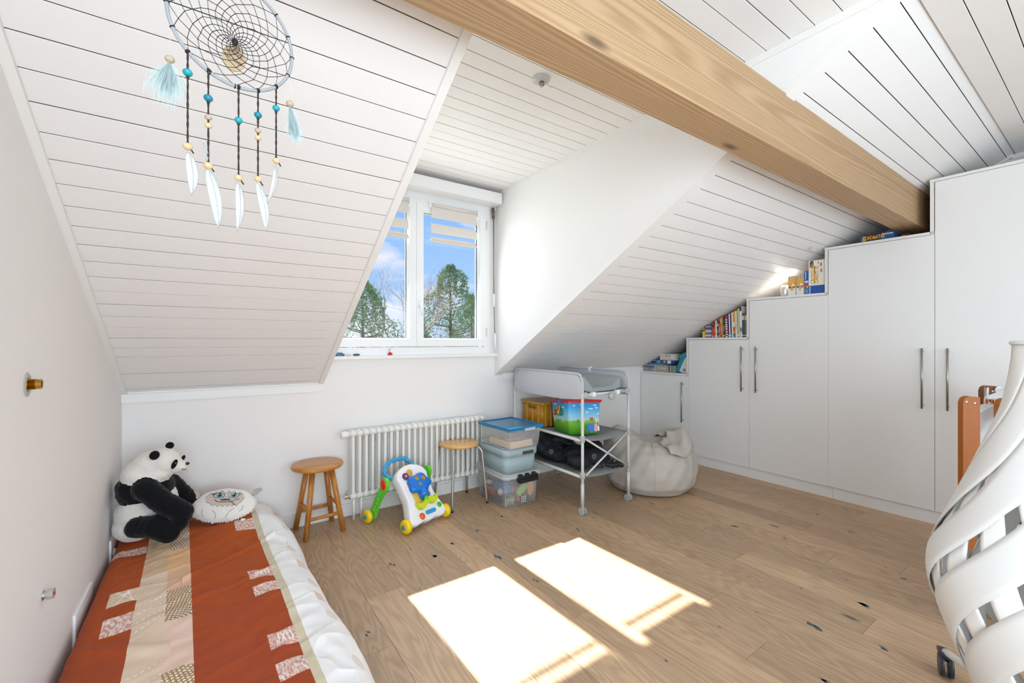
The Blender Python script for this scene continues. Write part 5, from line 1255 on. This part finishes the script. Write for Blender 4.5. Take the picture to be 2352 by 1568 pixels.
MT = RM((math.cos(.25), math.sin(.25), -.35), (.30, .05, .95), (.1, -1, .1), tc_)
dsk = MB().prism([MT @ Vector((.017*math.cos(a), .024*math.sin(a), 0)) for a in [q*PI/14 for q in range(28)]], (0, .003, 0)).build('wooden_tag', TAGW, t); sub_w(dsk, t)
for s_, z in (('LOVE', .008), ('GOOD', -.004)):
    text(s_, .009, mat('tag_ink', '#5c5345', .8), dsk, MT @ Matrix.Translation((0, z, .0006)), ext=.0001)
MB().tube([tc_+Vector((0, .001, .02)), DP(0, .002, .012)+Vector((0, 0, .0))], .0006, n=5).build('tag_thread', CORD, t)
# hanging loop up to the beam
MB().tube([DP(PI/2, R_), Vector((.032, .892, 1.91)), Vector((.032, .892, 1.986))], .0008, n=5).build('hanging_cord', CORD, t)
MB().lathe([(.0035, 0), (.0035, -.003), (.001, -.006)], (.032, .892, 1.986), n=8).build('hook', BLACK, t)
TQB = mat('turquoise_bead', '#1f9dac', .2); TQ2 = mat('teal_bead', '#1b7f95', .2); WB = mat('wood_bead', '#d9b98c', .5); WB2 = mat('grey_wood_bead', '#b9a58f', .6)
FT1 = mat('feather_pale_blue', '#cfdedd', .8, alpha=.90); FT2 = mat('feather_grey_white', '#d0cfcf', .8, alpha=.93); FD = mat('down_pale_blue', '#f2fafa', .9, alpha=.10)
def feather(p0, p1, w, m, bend=.004, quill=None):
    p0, p1 = Vector(p0), Vector(p1); d = p1-p0; side = dX.copy(); nn_ = Vector((-math.sin(ax_), math.cos(ax_), 0)); b = MB()
    def f(u, v):
        x = (u*2-1); ww = w*(math.sin(PI*min(1, v*1.04))**.55)*(1-.30*v)*(1 if v > .04 else .3); return p0+d*v+side*(x*ww+bend*math.sin(v*PI))+nn_*(abs(x)*.003+.0009*math.sin(v*60+x*4))
    b.grid(f, 8, 22); o = b.build('feather', m, t); sd = o.modifiers.new('s', 'SOLIDIFY'); sd.thickness = .0004
    b = MB().tube([p0+Vector((0, 0, .006))]+[p0+d*(k/8)+side*bend*math.sin(k/8*PI)-nn_*.0008 for k in range(9)], [.0007]*4+[.0005]*6, n=5); b.build('quill', mat('quill', '#b9b4ae', .6), sub_w(o, t))
def Q(x, z, dy=0.): return DC+dX*x+Vector((-math.sin(ax_)*dy, math.cos(ax_)*dy, z-DC.z))
def strand(x, ztop, zbot, beads, feats):
    zs_ = [lerp(ztop, zbot, q/14) for q in range(15)]
    s1 = MB().tube([Q(x+.0008*math.sin(q*2.1), z_, -.0008*math.cos(q*2.1)) for q, z_ in enumerate(zs_)], .0011, n=6).build('strand', SUEDE, t)
    MB().tube([Q(x-.0008*math.sin(q*2.1), z_, .0008*math.cos(q*2.1)) for q, z_ in enumerate(zs_)], .0011, n=6).build('strand', SUEDE, t)
    for z_, m, r in beads:
        MB().lathe([(.0014, r*.8), (r*.62, r*.68), (r*.95, r*.3), (r*1.02, 0), (r*.95, -r*.3), (r*.62, -r*.68), (.0014, -r*.8)], Q(x, z_), (0.12, 0, 1), 16).build('bead', m, t)
        if m in (TQB, TQ2): MB().ball(Q(x, z_-r*1.05), .0026, None, 8, 5).build('knot', SUEDE, t)
    MB().ball(Q(x, ztop+.001), .0040, None, 10, 6).build('knot', CORD, t)
    MB().tube([Q(x, zbot-.002), Q(x+.004, zbot-.008), Q(x+.008, zbot-.014)], .0011, n=5).build('tail', CORD, t)
    for p0, p1, w, m in feats: feather(Q(*p0), Q(*p1), w, m)
strand(-.0665, 1.670, 1.522, [(1.637, TQB, .0070), (1.517, WB, .0070)], [((-.0655, 1.510), (-.061, 1.438), .0095, FT2)])
strand(-.0385, 1.652, 1.500, [(1.607, TQ2, .0068), (1.575, WB2, .0054), (1.561, WB, .0056), (1.494, WB, .0068)], [((-.039, 1.490), (-.024, 1.392), .0105, FT1), ((-.0405, 1.500), (-.046, 1.530), .0024, FT1)])
strand(.0055, 1.643, 1.490, [(1.586, TQB, .0064), (1.486, WB, .0062)], [((.005, 1.480), (.004, 1.391), .0080, FT2)])
strand(.0360, 1.650, 1.496, [(1.607, TQ2, .0064), (1.579, WB2, .0052), (1.566, WB, .0054), (1.492, WB, .0062)], [((.0355, 1.487), (.050, 1.402), .0090, FT1)])
strand(.0660, 1.670, 1.540, [(1.631, TQB, .0062), (1.534, WB, .0060)], [((.066, 1.525), (.052, 1.452), .0058, FT2)])
for x, zt, zb, zf, wd, dx in ((-.0895, 1.727, 1.648, 1.570, .022, -.004), (.0900, 1.731, 1.649, 1.575, .011, .010)):
    MB().tube([Q(x, zt), Q(x, zb)], .0004, n=4).build('clear_thread', mat('clear_thread', '#dddddd', .3, alpha=.6), t)
    MB().ball(Q(x, zb), (.0068, .0065, .0055)).build('bead', WB2, t)
    b = MB()
    for q in range(170):
        a = random.gauss(0, .55); L_ = random.uniform(.5, 1.)*(zb-.004-zf); x0_ = random.gauss(0, .001)
        P = [Q(x+x0_, zb-.005), Q(x+a*wd*.45+dx*.3, zb-.005-L_*.3, random.uniform(-.008, .008)), Q(x+a*wd*.9+dx*.7, zb-.005-L_*.7, random.uniform(-.012, .012)), Q(x+a*wd*.9+dx*1.2, zb-.005-L_, random.uniform(-.014, .014))]
        b.tube(P, [.0003, .0011, .0013, .0003], n=4, caps=False)
    f_ = b.build('down_feather', FD, t); f_['kind'] = 'stuff'

# ================================================================== WOVEN POD
PD = mat('white_felt_band', '#d9d8d5', .6); PDI = mat('white_felt_band_inner', '#e6e5e2', .6)
PCX, PCY = 1.843, .120
t = thing('woven_pod', 'tall white woven band pod standing at the right edge of the photo', 'cradle', (PCX, PCY, 0))
prof_ = [(1.200, .070), (1.10, .074), (1.02, .086), (.94, .112), (.87, .136), (.80, .160), (.73, .185), (.66, .211), (.60, .233), (.545, .242), (.49, .238), (.43, .224), (.37, .205), (.30, .180), (.22, .150), (.14, .115)]
def prad(z):
    for (z1_, r1_), (z0_, r0_) in zip(prof_, prof_[1:]):
        if z0_ <= z <= z1_: return lerp(r0_, r1_, (z-z0_)/(z1_-z0_))
    return prof_[-1][1]
def band(a0, tw, wf, off, m, name, zlo=.15, zhi=1.19):
    def f(u, v):
        z = lerp(zlo, zhi, v); r = sum(prad(min(1.2, max(.14, z+d))) for d in (-.03, -.015, 0, .015, .03))/5-off; s_ = (zhi-z)/(zhi-zlo)
        a = a0+tw*s_**1.05+(u-.5)*wf*(1+.42*min(1, max(0, (z-.76)/.12))); return Vector((PCX+r*math.cos(a), PCY+r*math.sin(a), z))
    o = MB().grid(f, 6, 46).build(name, m, t); sd = o.modifiers.new('s', 'SOLIDIFY'); sd.thickness = .004; return o
NB = 9
for i in range(NB): band(2*PI*i/NB+.35, -3.3, 2*PI/NB*.71, -.003, PD, 'outer_band')
for i in range(14): band(2*PI*i/14+.2, 1.5, 2*PI/14*.60, .004, PDI, 'inner_band')
MB().tube([(PCX+.073*math.cos(2*PI*i/40), PCY+.073*math.sin(2*PI*i/40), 1.196) for i in range(40)], .006, n=8, closed=True).build('top_ring', PD, t)
MB().lathe([(.118, .135), (.12, .145), (.118, .155), (.10, .155), (.10, .135)], (PCX, PCY, 0), n=36, caps=False).build('bottom_ring', PD, t)
for a in (.685, .685+2*PI/3, .685+4*PI/3):
    c = Vector((PCX+.415*math.cos(a), PCY+.415*math.sin(a), 0)); 
    MB().tube(curve([(PCX+.08*math.cos(a), PCY+.08*math.sin(a), .135), (PCX+.25*math.cos(a), PCY+.25*math.sin(a), .115), (c.x, c.y, .085)], 5), .012, n=10).build('base_arm', PD, t)
    l = MB()
    M_ = Matrix.Translation((c.x, c.y, 0)) @ Matrix.Rotation(a+1.2, 4, 'Z')
    for dx in (-.012, .012): l.cyl(M_ @ Vector((dx-.006, 0, .037)), M_ @ Vector((dx+.006, 0, .037)), .037, n=24)
    CASM = mat('castor_dark', '#2a323c', .4)
    w_ = l.build('castor_wheel', CASM, t, bevel=.003); b = MB(); b.cyl((c.x, c.y, .06), (c.x, c.y, .085), .020, .018, n=18); b.build('castor_cap', CASM, t)
    MB().box(-.014, .014, -.075, -.03, .050, .062, M=M_).build('brake_pedal', CASM, t, bevel=.003)

# ================================================================== COT WITH ORANGE POSTS
WPL = mat('cot_white', '#e7e8ea', .4); MESHF = mat('cot_mesh_fabric', '#e6e8e9', .8, bump=.8, bscale=120, alpha=.75)
t = thing('wooden_cot', 'folding cot with orange brown wooden posts and white frame behind the woven pod', 'cot', (2.95, .35, 0))
def post(x, y, z, w=.070, th=.020, ang=0., m=ORWOOD):
    M = Matrix.Translation((x, y, 0)) @ Matrix.Rotation(ang, 4, 'Z'); pts = [(-w/2, 0), (w/2, 0), (w/2, z-.004), (-w/2+.026, z), (-w/2+.008, z-.008), (-w/2, z-.026)]
    p = MB().prism([M @ Vector((a, 0, c)) for a, c in pts], M.to_3x3() @ Vector((0, th, 0))).build('post', m, t, bevel=.003)
    for dx, dz in ((-.022, .024), (.014, .030)):
        c = M @ Vector((dx, -.001, z-dz)); MB().lathe([(.0065, 0), (.0055, .002), (0, .003)], c, M.to_3x3() @ Vector((0, -1, 0)), 16, caps=False).build('screw_head', CHROME, sub_w(p, t))
    return p
AN = -.61
post(2.640, .388, .968, .072, .022, AN); post(2.765, .300, .959, .072, .022, AN)
post(3.363, .427, .968, .074, .024, AN, wood('shaded_beech', '#8a5530', '#713f20', '#3a2010', 'Z', ring=3., rough=.45, grain=.3, randv=.02)); post(3.49, .30, .965, .074, .022, AN, MATS['shaded_beech'])  # far posts: same wood, shadow put into a darker colour
MB().box(2.67, 3.33, .385, .425, .805, .885).build('side_panel', WPL, t, bevel=.004)
for q in range(9): MB().box(2.675+q*.072, 2.72+q*.072, .383, .427, .885, .888).build('ridge', WPL, t, bevel=.001)
MB().box(2.80, 3.44, .285, .30, .82, .90).build('side_panel', WPL, t, bevel=.004)
MB().rbox(3.285, 3.325, .425, .44, .87, .962, .012).build('corner_bracket', WPL, t)
MB().lathe([(.020, 0), (.020, .006), (.010, .010), (0, .010)], (3.385, .400, .945), (-.6, -.8, 0), 20, caps=False).build('bolt_cap', WPL, t)
MB().rbox(2.84, 3.45, .06, .375, .942, .956, .01, zr=.003).build('top_tray', WPL, t)
for x in (2.72, 3.33): MB().tube([(x, .405, .0), (x, .405, .80)], .012, n=10).build('upright_tube', WPL, t)
def mf(u, v): return Vector((lerp(2.66, 3.37, u), .408+.004*math.sin(v*12+u*9), lerp(.25, .80, v)))
o = MB().grid(mf, 14, 14).build('mesh_side', MESHF, t); sd = o.modifiers.new('s', 'SOLIDIFY'); sd.thickness = .002
MB().box(2.64, 3.40, .18, .40, .24, .262).build('bed_base', WPL, t, bevel=.004)
MB().cyl((2.66, .41, .12), (3.37, .41, .12), .011, n=10).build('lower_rail', WPL, t)
t = thing('rainbow_toy', 'small red arch toy sitting on the white cot rail', 'toy', (3.17, .41, .888))
for r, m, nm in ((.024, mat('arch_cream', '#e6cfae', .6), 'outer_arch'), (.018, mat('arch_red', '#d5361c', .5), 'red_arch'), (.011, mat('arch_ochre', '#b9872f', .6), 'inner_arch')):
    P = [(3.17+math.cos(a)*r*.6, .405+math.cos(a)*r*-.6, .888+.020+math.sin(a)*r*1.0) for a in [PI*q/12 for q in range(13)]]
    P = [(P[0][0], P[0][1], .892)]+P+[(P[-1][0], P[-1][1], .892)]
    MB().tube(P, .0036, n=8).build(nm, m, t)

# ================================================================== OUTSIDE: TREES
BARK = mat('pine_bark', '#6b5d50', .9, bump=.8, bscale=6); BARK2 = mat('grey_bark', '#8a7b70', .9)
def needles(name, h, seedv, n=5600, pal=('#7d9470', '#93a983', '#64795c')):
    random.seed(seedv); b = MB(); ms = [mat('needles_'+c[1:], c, .8) for c in pal]
    for i in range(n):
        f = random.random()**.8; z = h*(.30+.70*f); R = h*.27*(1.04-f**2.2*.98)*(1+.22*math.sin(z*2.4+seedv)); a = random.uniform(0, 2*PI); lump = 1+.22*math.sin(a*3+z*1.3)+.15*math.sin(a*7-z*2)
        r = R*lump*random.uniform(.55, 1.0)**.5; c = Vector((math.cos(a)*r, math.sin(a)*r, z+random.uniform(-.2, .2))); b.use(ms[(i*7+int(z*3)) % 3])
        for k in range(7):
            d = Vector((random.gauss(0, .5)+math.cos(a)*.35, random.gauss(0, .5)+math.sin(a)*.35, random.uniform(.0, 1.1))).normalized()*random.uniform(.09, .20)*(h/12); s_ = d.cross(Vector((random.random(), random.random(), .3))).normalized()*.018*(h/12)
            b._f([b.bm.verts.new(c-s_), b.bm.verts.new(c+s_), b.bm.verts.new(c+d)])
    return b.mesh('foliage')
def pine(x, y, zb, h, label, sd):
    t = thing('pine_tree', label, 'tree', (x, y, zb), group=None, world=False)
    b = MB().tube([(0, 0, 0), (.05, .02, h*.4), (0, .05, h*.7), (0, 0, h*.93)], [h*.018, h*.013, h*.008, h*.002], n=8); b.build('trunk', BARK, t)
    b = MB(); random.seed(sd+5)
    for i in range(46):
        f = random.random(); z = h*(.30+.62*f); a = random.uniform(0, 2*PI); L_ = h*.24*(1-f**1.6*.9); b.tube([(0, 0, z), (math.cos(a)*L_*.5, math.sin(a)*L_*.5, z+L_*.10), (math.cos(a)*L_, math.sin(a)*L_, z+L_*.34)], [h*.004, h*.003, h*.001], n=5, caps=False)
    br = b.build('branches', BARK, t); br['kind'] = 'stuff'
    fo = place(needles('foliage', h, sd), 'foliage', t); fo['kind'] = 'stuff'; return t
def bare(x, y, zb, h, label, sd, lean=0.):
    random.seed(sd); t = thing('bare_tree', label, 'tree', (x, y, zb), world=False); tr = MB(); tw = MB()
    def grow(p, d, L_, r, lev):
        q = p+d*L_; m_ = p.lerp(q, .5)+Vector((random.uniform(-1, 1), random.uniform(-1, 1), 0))*L_*.06
        (tr if lev < 3 else tw).tube([p, m_, q], [r, r*.85, r*.68], n=5 if lev < 3 else 3, caps=False)
        if lev >= 8: return
        for k in range(3 if lev in (1, 2, 3, 5) else 2):
            nd = (d+Vector((random.gauss(0, .48), random.gauss(0, .48), random.uniform(-.05, .40)))).normalized(); grow(q, nd, L_*random.uniform(.62, .86), r*.62, lev+1)
    grow(Vector((0, 0, 0)), Vector((lean, 0, 1)).normalized(), h*.25, h*.012, 0)
    tr.build('trunk_and_limbs', BARK2, t); o = tw.build('twigs', BARK2, t); o['kind'] = 'stuff'; return t
pine(18.1, 36.0, -5.2, 13.3, 'tall dense pine seen through the right window pane', 3)
pine(27.1, 48.0, -5.2, 12.2, 'smaller pine at the right edge of the right window pane', 8)
pine(6.9, 24.5, -5.2, 9.7, 'loose green conifer seen low through the left window pane', 5)
bare(10.2, 29.0, -5.2, 13.6, 'large bare grey tree behind the conifer in the left pane', 11, .1)
bare(13.2, 27.0, -5.2, 8.2, 'low bare branching tree in the corner of the left pane', 23, -.2)
bare(12.0, 22.0, -5.2, 7.6, 'low bare tree in front of the pine in the right pane', 31, .2)
bare(15.1, 25.0, -5.2, 8.0, 'bare thin tree at the right of the tall pine', 37, 0)
pine(12.7, 31.0, -5.2, 7.9, 'short yellow green conifer at the foot of the tall pine', 14)
struct(MB().box(-60, 90, 6, 120, -5.6, -5.2).build('ground', mat('grass_ground', '#6f7a52', .95)))

for o in bpy.data.objects:
    if '_w' in o.keys(): del o['_w']
bpy.context.view_layer.update()
